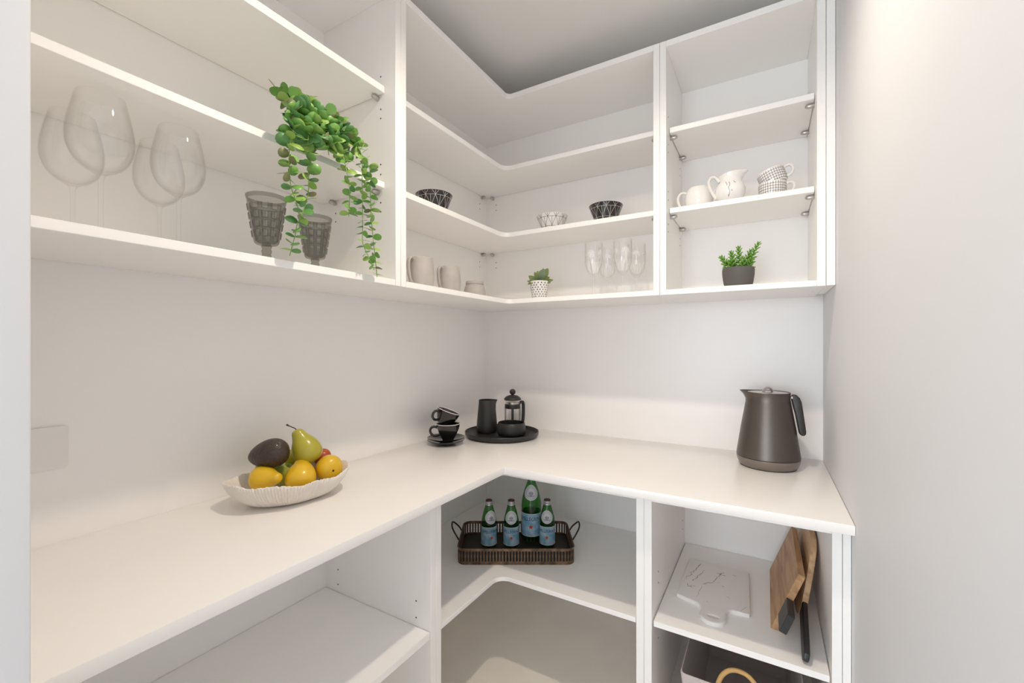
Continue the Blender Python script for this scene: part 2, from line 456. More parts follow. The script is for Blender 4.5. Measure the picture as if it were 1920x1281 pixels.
PEAR = [(0, -.052), (.008, -.0515), (.022, -.049), (.034, -.041), (.041, -.028), (.0425, -.013), (.040, .002), (.034, .017), (.026, .030), (.0205, .042), (.0170, .052), (.0115, .0585), (.005, .0605), (0, .060)]
AVO = [(0, -.056), (.012, -.054), (.027, -.047), (.038, -.034), (.0425, -.016), (.041, .004), (.035, .024), (.025, .043), (.013, .056), (.006, .0605), (0, .062)]
ROUND = [(0, -.029), (.006, -.033), (.018, -.036), (.030, -.029), (.037, -.014), (.0385, .002), (.036, .016), (.027, .029), (.016, .0345), (.007, .032), (0, .027)]
def axis_rot(v):
    return Vector((0, 0, 1)).rotation_difference(Vector(v).normalized()).to_matrix().to_4x4()
def smooth_prof(p, k=3):
    q = spline([(r, 0, z) for r, z in p], k)
    return [(max(0.0, v.x), v.z) for v in q]
def fruit(name, label, prof, m, loc, ax, s=1.0, stem=None, calyx=False, cat=None):
    o = thing(name, label, cat or name.split('_')[-1], loc)
    Mx = axis_rot(ax) @ Matrix.Scale(s, 4)
    def lump(p, a, k):
        return (p[0] * (1 + .025 * math.sin(2 * a + 1)), p[1] * (1 + .02 * math.cos(3 * a)), p[2])
    MB().lathe(smooth_prof(prof), 32, Mx, lump).build('flesh', m, o, 80)
    ztop = max(z for r, z in prof) ; zbot = min(z for r, z in prof)
    if stem:
        pts = [(0, 0, ztop - .006)] + [tuple(p) for p in stem]
        q = spline([(x, y, z if i == 0 else ztop + z) for i, (x, y, z) in enumerate(pts)], 4)
        rr = [.0016] * len(q); rr[-1] = .0030; rr[-2] = .0030; rr[-3] = .0022
        MB().tube(q, rr, 8, Mx).build('stem', mat('stem_brown', (.075, .045, .028), .7), o)
    if calyx:
        MB().lathe([(0, zbot - .0012), (.0032, zbot - .001), (.0045, zbot + .0018), (.002, zbot + .003)], 10, Mx).build('calyx', M_HOLE, o)
    return o
M_YEL = mat('yellow_skin', (.72, .455, .015), .3, noise=.18, nscale=14, coat=.3)
M_GRN = mat('green_pear_skin', (.40, .36, .03), .28, noise=.18, nscale=16, coat=.35)
M_LIME = mat('green_skin', (.36, .42, .06), .35, noise=.15, nscale=18)
M_AVO = mat('dark_avocado_skin', (.042, .025, .018), .36, noise=.7, nscale=60, bump=1.0, bscale=150, coat=.12)
M_RED = mat('red_apple_skin', (.45, .07, .02), .3, noise=.3, nscale=16)
def L(rt_, fw_, up_):
    """direction given as right / away / up for someone looking in from the doorway"""
    a = R(30.464)
    return (rt_ * math.cos(a) - fw_ * math.sin(a), rt_ * math.sin(a) + fw_ * math.cos(a), up_)
fruit('avocado', 'dark brown avocado lying on the left of the fruit heap', AVO, M_AVO, (.158, -1.444, 1.044), L(-.93, -.05, -.20), 1.04)
fruit('pear', 'glossy green pear with a long stem standing on top of the fruit heap', PEAR, M_GRN, (.193, -1.346, 1.049), L(-.42, -.1, .88), 1.06, stem=[(0, 0, .004), (.001, -.010, .016), (.002, -.019, .027)])
fruit('pear', 'yellow pear lying on its side with its stem over the left end of the bowl', [(q[0], -q[1]) for q in PEAR[::-1]], M_YEL, (.178, -1.466, .976), L(-.93, .28, -.10), .90, stem=[(0, 0, .004), (0, .004, .016), (0, .012, .030)])
fruit('pear', 'yellow pear in the middle at the front of the fruit bowl', PEAR, M_YEL, (.231, -1.386, .975), L(-.30, .72, .60), 1.05)
fruit('pear', 'yellow pear at the right end of the bowl with its dark calyx showing', PEAR, M_YEL, (.245, -1.300, .981), L(-.66, .74, .05), .96, calyx=True)
fruit('apple', 'red apple peeping out behind the right yellow pear', ROUND, M_RED, (.166, -1.263, .996), (.2, .1, 1), .72)
fruit('apple', 'pale green apple half hidden under the avocado at the back left', ROUND, M_LIME, (.100, -1.414, .984), (0, .3, 1), .95)
fruit('apple', 'green apple deep in the bowl between avocado and middle pear', ROUND, M_LIME, (.150, -1.380, .962), (.3, 0, 1), .92)
fruit('lemon', 'yellow lemon behind the avocado and the green pear', AVO, mat('lemon_skin', (.62, .50, .03), .4, bump=.2, bscale=300), (.124, -1.326, 1.004), L(.3, .9, .2), .80)

# ---- black coffee set
sx, sy = .140, -.560
SAU = [(0, 0), (.040, 0), (.046, .002), (.070, .010), (.0895, .0185), (.0915, .0205), (.0890, .0215), (.066, .0135), (.045, .0075), (.035, .0065), (0, .0065)]
M_RIM = mat('white_glaze_rim', (.72, .70, .68), .2)
def saucer(lab, z):
    o = thing('saucer', lab, 'saucer', (sx, sy, z), 0, 'black saucers')
    MB().lathe(SAU, 56).build('plate', M_BLACKG, o)
    return o
saucer('glossy black saucer, lower one of the pair, lying on the worktop', ZT)
saucer('glossy black saucer, upper one of the pair, carrying the espresso cup', ZT + .0125)
CUP = [(0, 0), (.026, 0), (.028, .002), (.0335, .012), (.0450, .035), (.0530, .055), (.0575, .076), (.0580, .0785)]
CUPI = [(.0555, .0785), (.050, .056), (.042, .036), (.030, .014), (.015, .007), (0, .006)]
def cup(lab, loc, rz, tilt=None, hrot=0):
    o = thing('coffee_cup', lab, 'cup', loc, rz, 'black coffee cups')
    Mx = tilt if tilt is not None else Matrix()
    MB().lathe(CUP + CUPI, 48, Mx).build('cup_body', M_BLACKG, o)
    MB().lathe([(.0583, .0775), (.0585, .0795), (.0570, .0805), (.0552, .0795), (.0550, .0775)], 48, Mx).build('rim', M_RIM, o, label='thin white rim')
    h = [(-.050, 0, .060), (-.064, 0, .0655), (-.079, 0, .062), (-.0865, 0, .049), (-.083, 0, .034), (-.071, 0, .0235), (-.055, 0, .0225), (-.040, 0, .027)]
    MB().tube(spline(h, 5), .0062, 10, Mx @ RZ(hrot)).build('handle', M_BLACKG, o)
    return o
cup('glossy black cup standing upright on the two black saucers', (sx + .009, sy + .004, ZT + .0195), turn(sx, sy))
tl = RY(21)
cup('glossy black cup resting tilted in the mouth of the lower black cup', (sx - .022 + .009, sy - .013 + .005, ZT + .087), turn(sx, sy), tl, 38)

tx, ty = .280, -.268
tr = thing('round_tray', 'round matte black tray with a low rim near the corner', 'tray', (tx, ty, ZT))
MB().lathe([(0, 0), (.172, 0), (.186, .004), (.194, .014), (.196, .027), (.1945, .029), (.191, .028), (.186, .016), (.178, .0105), (0, .010)], 88).build('tray_dish', M_BLACKM, tr)
TZ = ZT + .010
# creamer
o = thing('milk_jug', 'tall matte black milk jug with small spout on the round tray', 'jug', (.186, -.270, TZ), turn(.186, -.27))
def lip(p, a, k):
    x, y, z = p
    if z > .150:
        c = max(0, math.cos(a)) ** 8; x += .014 * c * (z - .150) / .027
    return (x, y, z)
MB().lathe([(0, 0), (.040, 0), (.050, .003), (.0555, .012), (.0565, .026), (.0525, .075), (.0475, .125), (.0445, .158), (.0440, .175), (.0430, .1765), (.0410, .175), (.0420, .150), (.046, .10), (.050, .04), (.046, .012), (0, .008)], 56, warp=lip).build('jug_body', M_BLACKM, o)
# sugar bowl
o = thing('sugar_bowl', 'low open matte black bowl at the front of the round tray', 'bowl', (.335, -.262, TZ))
MB().lathe([(0, 0), (.058, 0), (.069, .003), (.0765, .011), (.0785, .022), (.0745, .048), (.0695, .066), (.0680, .0675), (.0655, .066), (.070, .046), (.0735, .024), (.067, .012), (0, .008)], 64).build('bowl_body', M_BLACKM, o)
# french press
px_, py_ = .258, -.118
o = thing('french_press', 'small glass coffee press with black frame and round knob on the tray', 'coffee press', (px_, py_, TZ), turn(px_, py_, 35)); o.scale = (.93, .93, .93)
MB().lathe([(0, .012), (.038, .012), (.0415, .016), (.0425, .020), (.0425, .150), (.0455, .176), (.0440, .176), (.0410, .150), (.0410, .020), (0, .016)], 40).build('beaker', M_GLASS, o)
mb = MB().lathe([(0, 0), (.043, 0), (.046, .003), (.046, .014), (.0435, .016), (0, .016)], 40)
mb.lathe([(.0430, .126), (.0465, .126), (.0470, .129), (.0470, .147), (.0460, .150), (.0430, .150)], 40)
for a in (0, 90, 180, 270): mb.box(-.0075, .0075, -.0470, -.0435, .010, .135, .001, RZ(a - 35))
mb.build('frame', M_BLACKM, o)
ld = MB().lathe([(0, .176), (.050, .176), (.052, .179), (.0515, .184), (.044, .194), (.030, .202), (.012, .206), (0, .2065)], 40).build('lid', M_BLACKM, o)
MB().sphere((0, 0, .2245), .0185, 20, 12).build('knob', M_BLACKM, ld)
mb = MB().lathe([(0, .130), (.002, .130), (.002, .178), (0, .178)], 10).lathe([(0, .146), (.0385, .146), (.0400, .149), (.0400, .153), (.036, .155), (.036, .164), (0, .164)], 32)
mb.build('plunger', M_CHROME, o)
h = [(.044, 0, .140), (.060, 0, .158), (.073, 0, .158), (.080, 0, .148), (.082, 0, .12), (.081, 0, .08), (.078, 0, .045), (.072, 0, .030)]
MB().tube(spline(h, 5), [.0075] * 10 + [.0095] * 22 + [.008] * 4, 10, flat=1.1).build('handle', M_BLACKM, o)

# ------------------------------------------------------------------ bottle tray on the corner shelf
CS = .4300
mx_, my_ = .482, -.471
t = thing('gallery_tray', 'rectangular antique bronze tray with slotted sides and loop handles on corner shelf', 'tray', (mx_, my_, CS), 30.464)
def wear(name, c1, c2, metal, rough):
    m = mat(name, c1, rough, metal, noise=.0); nt = m.node_tree; b = nt.nodes['Principled BSDF']
    tc = nt.nodes.new('ShaderNodeTexCoord'); n = nt.nodes.new('ShaderNodeTexNoise'); n.inputs['Scale'].default_value = 28; n.inputs['Detail'].default_value = 7; n.inputs['Roughness'].default_value = .7
    cr = nt.nodes.new('ShaderNodeValToRGB'); cr.color_ramp.elements[0].position = .42; cr.color_ramp.elements[0].color = (*c2, 1); cr.color_ramp.elements[1].position = .62; cr.color_ramp.elements[1].color = (*c1, 1)
    nt.links.new(tc.outputs['Object'], n.inputs[0]); nt.links.new(n.outputs['Fac'], cr.inputs[0]); nt.links.new(cr.outputs[0], b.inputs['Base Color']); return m
M_BRZ = wear('antique_bronze', (.27, .17, .10), (.10, .064, .042), .55, .45)
M_BRZD = mat('dark_bronze_floor', (.028, .019, .014), .42, .3, noise=.3, nscale=12)
TWX, TWY, TR_ = .256, .148, .036
def rrect(hx, hy, r, n=6):
    out = []
    for cx, cy, a0 in ((hx - r, hy - r, 0), (-hx + r, hy - r, 90), (-hx + r, -hy + r, 180), (hx - r, -hy + r, 270)):
        for i in range(n + 1):
            a = R(a0 + 90 * i / n); out.append((cx + r * math.cos(a), cy + r * math.sin(a)))
    return out
MB().prism(rrect(TWX - .001, TWY - .001, TR_), .002, .008).build('tray_floor', M_BRZD, t)
def band(mb, z0, z1, th=.003):
    o_ = rrect(TWX, TWY, TR_); i_ = rrect(TWX - th, TWY - th, TR_ - th); n = len(o_)
    vs = [(x, y, z0) for x, y in o_] + [(x, y, z1) for x, y in o_] + [(x, y, z1) for x, y in i_] + [(x, y, z0) for x, y in i_]
    fs = []
    for i in range(n):
        j = (i + 1) % n
        for k in range(4):
            k2 = (k + 1) % 4; fs.append((k * n + i, k * n + j, k2 * n + j, k2 * n + i))
    mb.add(vs, fs)
mb = MB(); band(mb, 0, .014); mb.build('lower_band', M_BRZ, t)
mb = MB(); band(mb, .058, .068)
mb.tube([(x, y, .068) for x, y in rrect(TWX, TWY, TR_)], .0028, 8, closed=True)
mb.build('top_rail', M_BRZ, t)
# upright slats round the edge, one every 10.5 mm
per = rrect(TWX - .0015, TWY - .0015, TR_ - .0015, 10); per.append(per[0])
seg = [math.dist(per[i], per[i + 1]) for i in range(len(per) - 1)]; tot = sum(seg); NS = 114
proto = None; i = 0; acc = 0
for k in range(NS):
    d = tot * k / NS
    while acc + seg[i] < d: acc += seg[i]; i += 1
    f = (d - acc) / seg[i]; a, b = per[i], per[i + 1]
    x, y = a[0] + (b[0] - a[0]) * f, a[1] + (b[1] - a[1]) * f
    if proto is None:
        proto = MB().box(-.0034, .0034, -.0013, .0013, .012, .060, 0).build('slat', M_BRZ, t, 0); o = proto
    else:
        o = proto.copy(); COL.objects.link(o); o.parent = t
    o.location = (x, y, 0); o.rotation_euler = (0, 0, math.atan2(b[1] - a[1], b[0] - a[0]))
for s_ in (-1, 1):
    h = [(s_ * (TWX), -.050, .060), (s_ * (TWX + .016), -.050, .085), (s_ * (TWX + .036), -.030, .112), (s_ * (TWX + .040), 0, .124), (s_ * (TWX + .036), .030, .112), (s_ * (TWX + .016), .050, .085), (s_ * TWX, .050, .060)]
    MB().tube(spline(h, 6), .0036, 8).build('handle', M_BRZD, t)

M_BOT = thin_glass('green_bottle_glass', (.30, .62, .28), (.03, .11, .03), .03)
M_WATER = mat('bottle_shadow_core', (.02, .09, .02), .2)
def label_mat():
    m = mat('pale_blue_label', (.30, .50, .62), .55); nt = m.node_tree; b = nt.nodes['Principled BSDF']
    tc = nt.nodes.new('ShaderNodeTexCoord'); n = nt.nodes.new('ShaderNodeTexNoise'); n.inputs['Scale'].default_value = 30; n.inputs['Detail'].default_value = 5
    cr = nt.nodes.new('ShaderNodeValToRGB')
    cr.color_ramp.elements[0].position = .40; cr.color_ramp.elements[0].color = (.17, .40, .54, 1)
    cr.color_ramp.elements[1].position = .60; cr.color_ramp.elements[1].color = (.42, .57, .68, 1)
    nt.links.new(tc.outputs['Object'], n.inputs[0]); nt.links.new(n.outputs['Fac'], cr.inputs[0]); nt.links.new(cr.outputs[0], b.inputs['Base Color']); return m
M_LAB = label_mat()
M_LABW = mat('label_white', (.62, .63, .64), .5)
M_NAVY = mat('label_navy_ink', (.02, .04, .10), .6)
M_STAR = mat('label_red_ink', (.62, .06, .03), .6)
M_EMB = mat('label_grey_ink', (.22, .23, .27), .6)
M_CAPR = mat('cap_maroon', (.06, .012, .016), .4)
M_CAPS = mat('cap_silver', (.6, .59, .6), .35, .6)
def text_mesh(txt, size):
    cu = bpy.data.curves.new('lettering', 'FONT'); cu.body = txt; cu.size = size; cu.align_x = 'CENTER'; cu.resolution_u = 2
    cu.offset = size * .012; cu.space_character = 1.08
    ob = bpy.data.objects.new('lettering', cu); COL.objects.link(ob)
    dg = bpy.context.evaluated_depsgraph_get(); dg.update()
    me = bpy.data.meshes.new_from_object(ob.evaluated_get(dg))
    vs = [v.co.copy() for v in me.vertices]; fs = [list(p.vertices) for p in me.polygons]
    bpy.data.objects.remove(ob); bpy.data.meshes.remove(me); bpy.data.curves.remove(cu)
    return vs, fs
def on_cyl(vs, rad, z0, ang=0):
    """wrap a flat drawing (x right, y up) round a cylinder, seen from -y"""
    out = []
    for v in vs:
        a = -pi / 2 + ang + v[0] / rad
        out.append((rad * math.cos(a), rad * math.sin(a), z0 + v[1]))
    return out
def star_pts(r):
    return [((r if k % 2 == 0 else r * .42) * math.sin(pi * k / 5), (r if k % 2 == 0 else r * .42) * math.cos(pi * k / 5)) for k in range(10)]
def patch(out, n_in=3):
    """fan-filled outline, subdivided towards the middle so it can be wrapped round a bottle"""
    vs, fs = [(0, 0)], []
    m = len(out)
    for s_ in range(1, n_in + 1):
        for x, y in out: vs.append((x * s_ / n_in, y * s_ / n_in))
    for i in range(m):
        j = (i + 1) % m; fs.append((0, 1 + i, 1 + j))
        for s_ in range(n_in - 1):
            fs.append((1 + s_ * m + i, 1 + (s_ + 1) * m + i, 1 + (s_ + 1) * m + j, 1 + s_ * m + j))
    return vs, fs
def prof_r(prof, z):
    for (r0, z0), (r1, z1) in zip(prof, prof[1:]):
        if z0 <= z <= z1 and z1 > z0: return r0 + (r1 - r0) * (z - z0) / (z1 - z0)
    return prof[-1][0]
def bottle(lab, loc, rz, r, H, big):
    o = thing('water_bottle', lab, 'bottle', loc, rz, 'green mineral water bottles on the bronze tray')
    if big:
        prof = [(0, .003), (r * .8, 0), (r * .96, .004), (r, .012), (r, H * .50), (r * .985, H * .56), (r * .88, H * .66), (r * .66, H * .78), (r * .42, H * .88), (r * .33, H * .93), (r * .33, H * .955), (0, H * .955)]
        lz0, lz1 = H * .095, H * .43
    else:
        prof = [(0, .003), (r * .8, 0), (r * .95, .003), (r, .010), (r, H * .47), (r * .985, H * .53), (r * .90, H * .62), (r * .72, H * .74), (r * .53, H * .85), (r * .43, H * .90), (r * .41, H * .93), (0, H * .93)]
        lz0, lz1 = H * .055, H * .44
    q = [prof[0]] + prof[1:]
    MB().lathe(q, 40).build('glass', M_BOT, o)
    rl = r + .0006
    MB().lathe([(rl, lz0), (rl, lz1)], 48).build('label', M_LAB, o, label='pale blue label with navy lettering and red star')
    lb = [c for c in kids(o) if c.name.startswith('label')][0]
    mb = MB()
    for z in (lz0, lz1): mb.lathe([(rl + .0002, z - .0016), (rl + .0006, z - .0012), (rl + .0006, z + .0012), (rl + .0002, z + .0016)], 48)
    mb.build('label_border', M_LABW, lb)
    lh = lz1 - lz0
    vs, fs = text_mesh('S.PELLEGRINO', r * .40)
    # subdivide nothing: letters are small enough to bend by their own vertices
    wv = on_cyl([(v.x * .92, v.y * 1.25) for v in vs], rl + .0006, lz0 + lh * .70)
    MB().add(wv, fs).build('lettering', M_NAVY, lb, 0)
    vs, fs = patch(star_pts(r * .27))
    MB().add(on_cyl(vs, rl + .0007, lz0 + lh * .43), fs).build('star', M_STAR, lb, 0)
    # oval neck label that follows the shoulder
    zc = H * (.745 if big else .655)
    def wrap_neck(pts, off):
        out = []
        for x, y in pts:
            rr = prof_r(prof, zc + y) + off; a = -pi / 2 + x / prof_r(prof, zc)
            out.append((rr * math.cos(a), rr * math.sin(a), zc + y))
        return out
    oh, ow = (r * .72, r * .70) if big else (r * .80, r * .80)
    def ov(f, n=28): return [(ow * f * math.sin(2 * pi * i / n) * (1 - .10 * abs(math.cos(2 * pi * i / n)) ** 2), oh * f * math.cos(2 * pi * i / n)) for i in range(n)]
    vs, fs = patch(ov(1), 5); nl = MB().add(wrap_neck(vs, .0012), fs).build('neck_label', M_LABW, o, 0, label='white oval neck label with grey emblem')
    mb = MB()
    for f0, f1 in ((.84, .80), (.66, .62)):
        A, B = ov(f0), ov(f1); n = len(A)
        mb.add(wrap_neck(A, .0017) + wrap_neck(B, .0017), [(i, (i + 1) % n, n + (i + 1) % n, n + i) for i in range(n)])
    for dx in (-.2, 0, .2):
        vs, fs = patch([(ow * (dx + .09 * math.sin(2 * pi * i / 8)), oh * (-.1 + (.22 if dx else .34) * math.cos(2 * pi * i / 8))) for i in range(8)], 1)
        vs[0] = (ow * dx, -oh * .1); mb.add(wrap_neck(vs, .0018), fs)
    vs, fs = patch([(ow * (.45 * math.sin(2 * pi * i / 12)), oh * (-.42 + .09 * math.cos(2 * pi * i / 12))) for i in range(12)], 1)
    vs[0] = (0, -oh * .42); mb.add(wrap_neck(vs, .0018), fs)
    mb.build('emblem', M_EMB, nl, 0)
    cr_ = r * (.36 if big else .46)
    cp = MB().lathe([(cr_ * .96, H * .885), (cr_, H * .89), (cr_ * .94, H * .912), (cr_ * 1.0, H * .918), (cr_ * 1.0, H * .955), (cr_ * .93, H * .958), (cr_ * .93, H * .982), (cr_ * .8, H * .990), (0, H * .990)], 28).build('cap', M_CAPS, o)
    MB().lathe([(cr_ * .94, H * .972), (cr_ * .95, H * .985), (cr_ * .86, H * .996), (0, H * .998)], 28).build('cap_top', M_CAPR, cp, label='maroon cap top')
    return o
BZ = CS + .008
BT = [(.361, -.514, 20), (.452, -.461, 0), (.596, -.369, -3)]
for (x, y, dr), lab in zip(BT, ('small green mineral water bottle at the left end, its label turned to the right', 'middle one of the three small green mineral water bottles on the tray', 'small green mineral water bottle at the right of the tray beside the tall bottle')):
    bottle(lab, (x, y, BZ), turn(x, y, dr), .0365, .214, False)
bottle('tall green mineral water bottle at the back whose neck is hidden by the worktop', (.502, -.352, BZ), turn(.502, -.352, -3), .0485, .315, True)
# ------------------------------------------------------------------ right base unit: boards and basket
def strip_path(mb, pts, wd, M=None, jitter=0):
    """thin flat line drawn on a plane (x, y), z just above"""
    P = [Vector((x, y, 0)) for x, y in pts]; vs, fs = [], []
    for i, p in enumerate(P):
        d = P[min(i + 1, len(P) - 1)] - P[max(i - 1, 0)]; d.normalize(); n = Vector((-d.y, d.x, 0))
        wv = wd * (1 if not jitter else random.uniform(1 - jitter, 1 + jitter)) * (.35 if i in (0, len(P) - 1) else 1)
        vs += [p + n * wv / 2, p - n * wv / 2]
    for i in range(len(P) - 1): fs.append((2 * i, 2 * i + 1, 2 * i + 3, 2 * i + 2))
    mb.add(vs, fs, M)
def vein(a, b, n, amp, rg):
    out = []
    for i in range(n + 1):
        f = i / n; out.append((a[0] + (b[0] - a[0]) * f + (rg.uniform(-amp, amp) if 0 < i < n else 0), a[1] + (b[1] - a[1]) * f + rg.uniform(-amp, amp) * .6))
    return out
t = thing('serving_board', 'white marble-look serving board with dark veins lying flat on the right shelf', 'board', (1.3235, -.378, SH))
out = [(-.124, -.118), (-.124, .182), (-.112, .193), (.098, .193), (.109, .183), (.121, -.118), (.118, -.128), (.112, -.131)]
out += [(.10, -.132), (.085, -.131), (.068, -.132), (.056, -.139), (.049, -.152), (.047, -.168), (.050, -.190), (.050, -.208), (.044, -.226), (.030, -.238), (.012, -.243), (-.006, -.240), (-.022, -.230), (-.032, -.214), (-.034, -.196), (-.032, -.178), (-.036, -.160), (-.048, -.146), (-.066, -.139), (-.086, -.134), (-.104, -.128), (-.118, -.124)]
out = out[::-1]
# board outline with a slot hole in the handle
bm = bmesh.new()
ho = [(.010 + .018 * math.cos(2 * pi * i / 14), -.205 + .0085 * math.sin(2 * pi * i / 14)) for i in range(14)]
ev = []
for loop_ in (out, ho):
    vv = [bm.verts.new((x, y, 0)) for x, y in loop_]; ev += [bm.edges.new((vv[i], vv[(i + 1) % len(vv)])) for i in range(len(vv))]
bmesh.ops.triangle_fill(bm, use_beauty=True, edges=ev)
r_ = bmesh.ops.extrude_face_region(bm, geom=list(bm.faces))
bmesh.ops.translate(bm, vec=(0, 0, .013), verts=[e for e in r_['geom'] if isinstance(e, bmesh.types.BMVert)])
bmesh.ops.recalc_face_normals(bm, faces=list(bm.faces))
es = [e for e in bm.edges if e.is_manifold and e.calc_face_angle(0) > .7 and abs(e.verts[0].co.z - e.verts[1].co.z) < 1e-6 and e.verts[0].co.z > .01]
bmesh.ops.bevel(bm, geom=es, offset=.004, segments=3, affect='EDGES', profile=.5)
MB().bm(bm).build('slab', mat('white_marble', (.80, .78, .755), .28), t, 35)
rg = random.Random(11); mb = MB(); Mz = T(0, 0, .0133)
for a, b, n, amp, wd in [((-.072, .165), (-.108, .010), 12, .006, .0022), ((-.050, .120), (-.085, .000), 10, .004, .0014), ((.010, .125), (-.012, .03), 9, .004, .0016), ((-.012, .03), (-.048, -.005), 7, .003, .0022), ((.005, .100), (.018, .135), 4, .004, .0018), ((-.008, .115), (.028, .105), 4, .003, .0020), ((-.10, -.03), (-.075, -.055), 5, .007, .0012), ((-.098, -.055), (-.07, -.03), 5, .007, .0012), ((-.048, -.02), (-.055, -.11), 7, .002, .0007), ((.05, .13), (.065, .125), 3, .003, .0014), ((.02, .02), (.028, .012), 2, .001, .0022), ((.0, .03), (.012, .045), 3, .002, .001), ((.09, -.125), (.11, -.085), 3, .002, .0012), ((-.02, -.12), (-.012, -.128), 2, .001, .0016), ((.04, -.05), (.055, -.06), 2, .001, .001)]:
    strip_path(mb, vein(a, b, n, amp, rg), wd, Mz, .5)
mb.build('veins', mat('vein_grey', (.10, .095, .095), .5), t, 0, label='dark crackle veins')

M_WOOD = wood_mat('acacia_wood', (.52, .31, .155), (.34, .175, .075), 'Y', 7)
M_WOODL = wood_mat('light_acacia_wood', (.62, .41, .225), (.45, .26, .125), 'Y', 7)
M_BLK = mat('black_paint', (.020, .020, .022), .38)
# board frame: local X = across the face (up), local Y = along, local Z = thickness; leaning to the right
def lean_frame(x0, ang):
    a = R(ang)
    return Matrix(((math.sin(a), 0, math.cos(a), x0), (0, 1, 0, 0), (math.cos(a), 0, -math.sin(a), SH + .001), (0, 0, 0, 1)))
t = thing('chopping_board', 'thick wooden paddle board with squared black handle, leaning in front', 'board', (0, 0, 0))
Mx = lean_frame(1.504, 21)
TH = .021
pts = [(.006, -.095), (0, -.101), (0, -.53), (.004, -.535), (.212, -.535), (.216, -.531), (.216, -.101), (.210, -.095)]
Mx = Mx @ T(TH * math.sin(R(21)) * 0, 0, 0)
MB().prism(pts, 0, TH, Mx, bev=.001, seg=1).build('board', M_WOOD, t, 30)
pts = [(.058, -.535), (.058, -.632), (.062, -.637), (.122, -.637), (.126, -.632), (.126, -.535)]
MB().prism(pts, .0003, TH - .0003, Mx, bev=.001, seg=1).build('handle', M_BLK, t, 30, label='black painted handle')
t = thing('chopping_board', 'lighter wooden paddle board with rounded black handle, behind the thick one', 'board', (0, 0, 0))
Mx = lean_frame(1.581, 10.5)
body = [(0, -.060), (0, -.350), (.006, -.395), (.018, -.430), (.036, -.452), (.060, -.459), (.082, -.459), (.10, -.455), (.13, -.447), (.165, -.436), (.195, -.424), (.222, -.409), (.243, -.392), (.258, -.36), (.265, -.33), (.265, -.060)]
TB2 = .018
MB().prism(body, 0, TB2, Mx, bev=.002, seg=2).build('board', M_WOODL, t, 30)
hd = [(.036, -.453), (.016, -.58), (.006, -.64), (.005, -.664), (.012, -.677), (.023, -.681), (.036, -.675), (.043, -.655), (.058, -.58), (.082, -.459)]
MB().prism(hd, .001, TB2 - .001, Mx, bev=.004, seg=3).build('handle', M_BLK, t, 30, label='black painted handle')

# ---- fabric basket on the floor below
t = thing('storage_basket', 'pale fabric storage basket with rope handles on the floor under the right shelf', 'basket', (1.418, -.38, 0.002))
M_FAB = mat('woven_fabric', (.62, .56, .535), .9, bump=.8, bscale=420)
M_FABI = mat('fabric_lining', (.50, .46, .45), .85)
def bask(o_, hz0, hz1, s0, s1):
    return None
HX0, HX1, HY0, HY1, HB = .150, .178, .26, .298, .276
mb = MB(); vs = []; 
def ring(hx, hy, z): return [(x, y, z) for x, y in rrect(hx, hy, .015, 3)]
lv = [ring(HX0, HY0, 0), ring(HX0 + (HX1 - HX0) * .5, HY0 + (HY1 - HY0) * .5, HB * .5), ring(HX1, HY1, HB - .004), ring(HX1 - .001, HY1 - .001, HB), ring(HX1 - .004, HY1 - .004, HB)]
li = [ring(HX1 - .004, HY1 - .004, HB), ring(HX1 - .006, HY1 - .006, HB - .006), ring(HX0 - .005, HY0 - .005, .006)]
def loft(rings, cap0=False, cap1=False):
    mb = MB(); n = len(rings[0]); vs = [p for r in rings for p in r]; fs = []
    for k in range(len(rings) - 1):
        for i in range(n):
            j = (i + 1) % n; fs.append((k * n + i, k * n + j, (k + 1) * n + j, (k + 1) * n + i))
    if cap0: fs.append(tuple(range(n)))
    if cap1: fs.append(tuple((len(rings) - 1) * n + i for i in range(n)))
    return mb.add(vs, fs)
loft(lv, True).build('outer_fabric', M_FAB, t, 50)
loft(li, False, True).build('lining', M_FABI, t, 50)
M_ROPE = mat('tan_rope', (.52, .32, .12), .6, noise=.15, nscale=60)
for s_ in (-1, 1):
    h = [(-.062, s_ * (HY1 + .004), .235), (-.061, s_ * (HY1 + .006), .285), (-.045, s_ * (HY1 - .0), .322), (-.018, s_ * (HY1 - .006), .341), (.018, s_ * (HY1 - .006), .341), (.045, s_ * HY1, .322), (.061, s_ * (HY1 + .006), .285), (.062, s_ * (HY1 + .004), .235)]
    MB().tube(spline(h, 5), .0072, 10).build('rope_handle', M_ROPE, t)

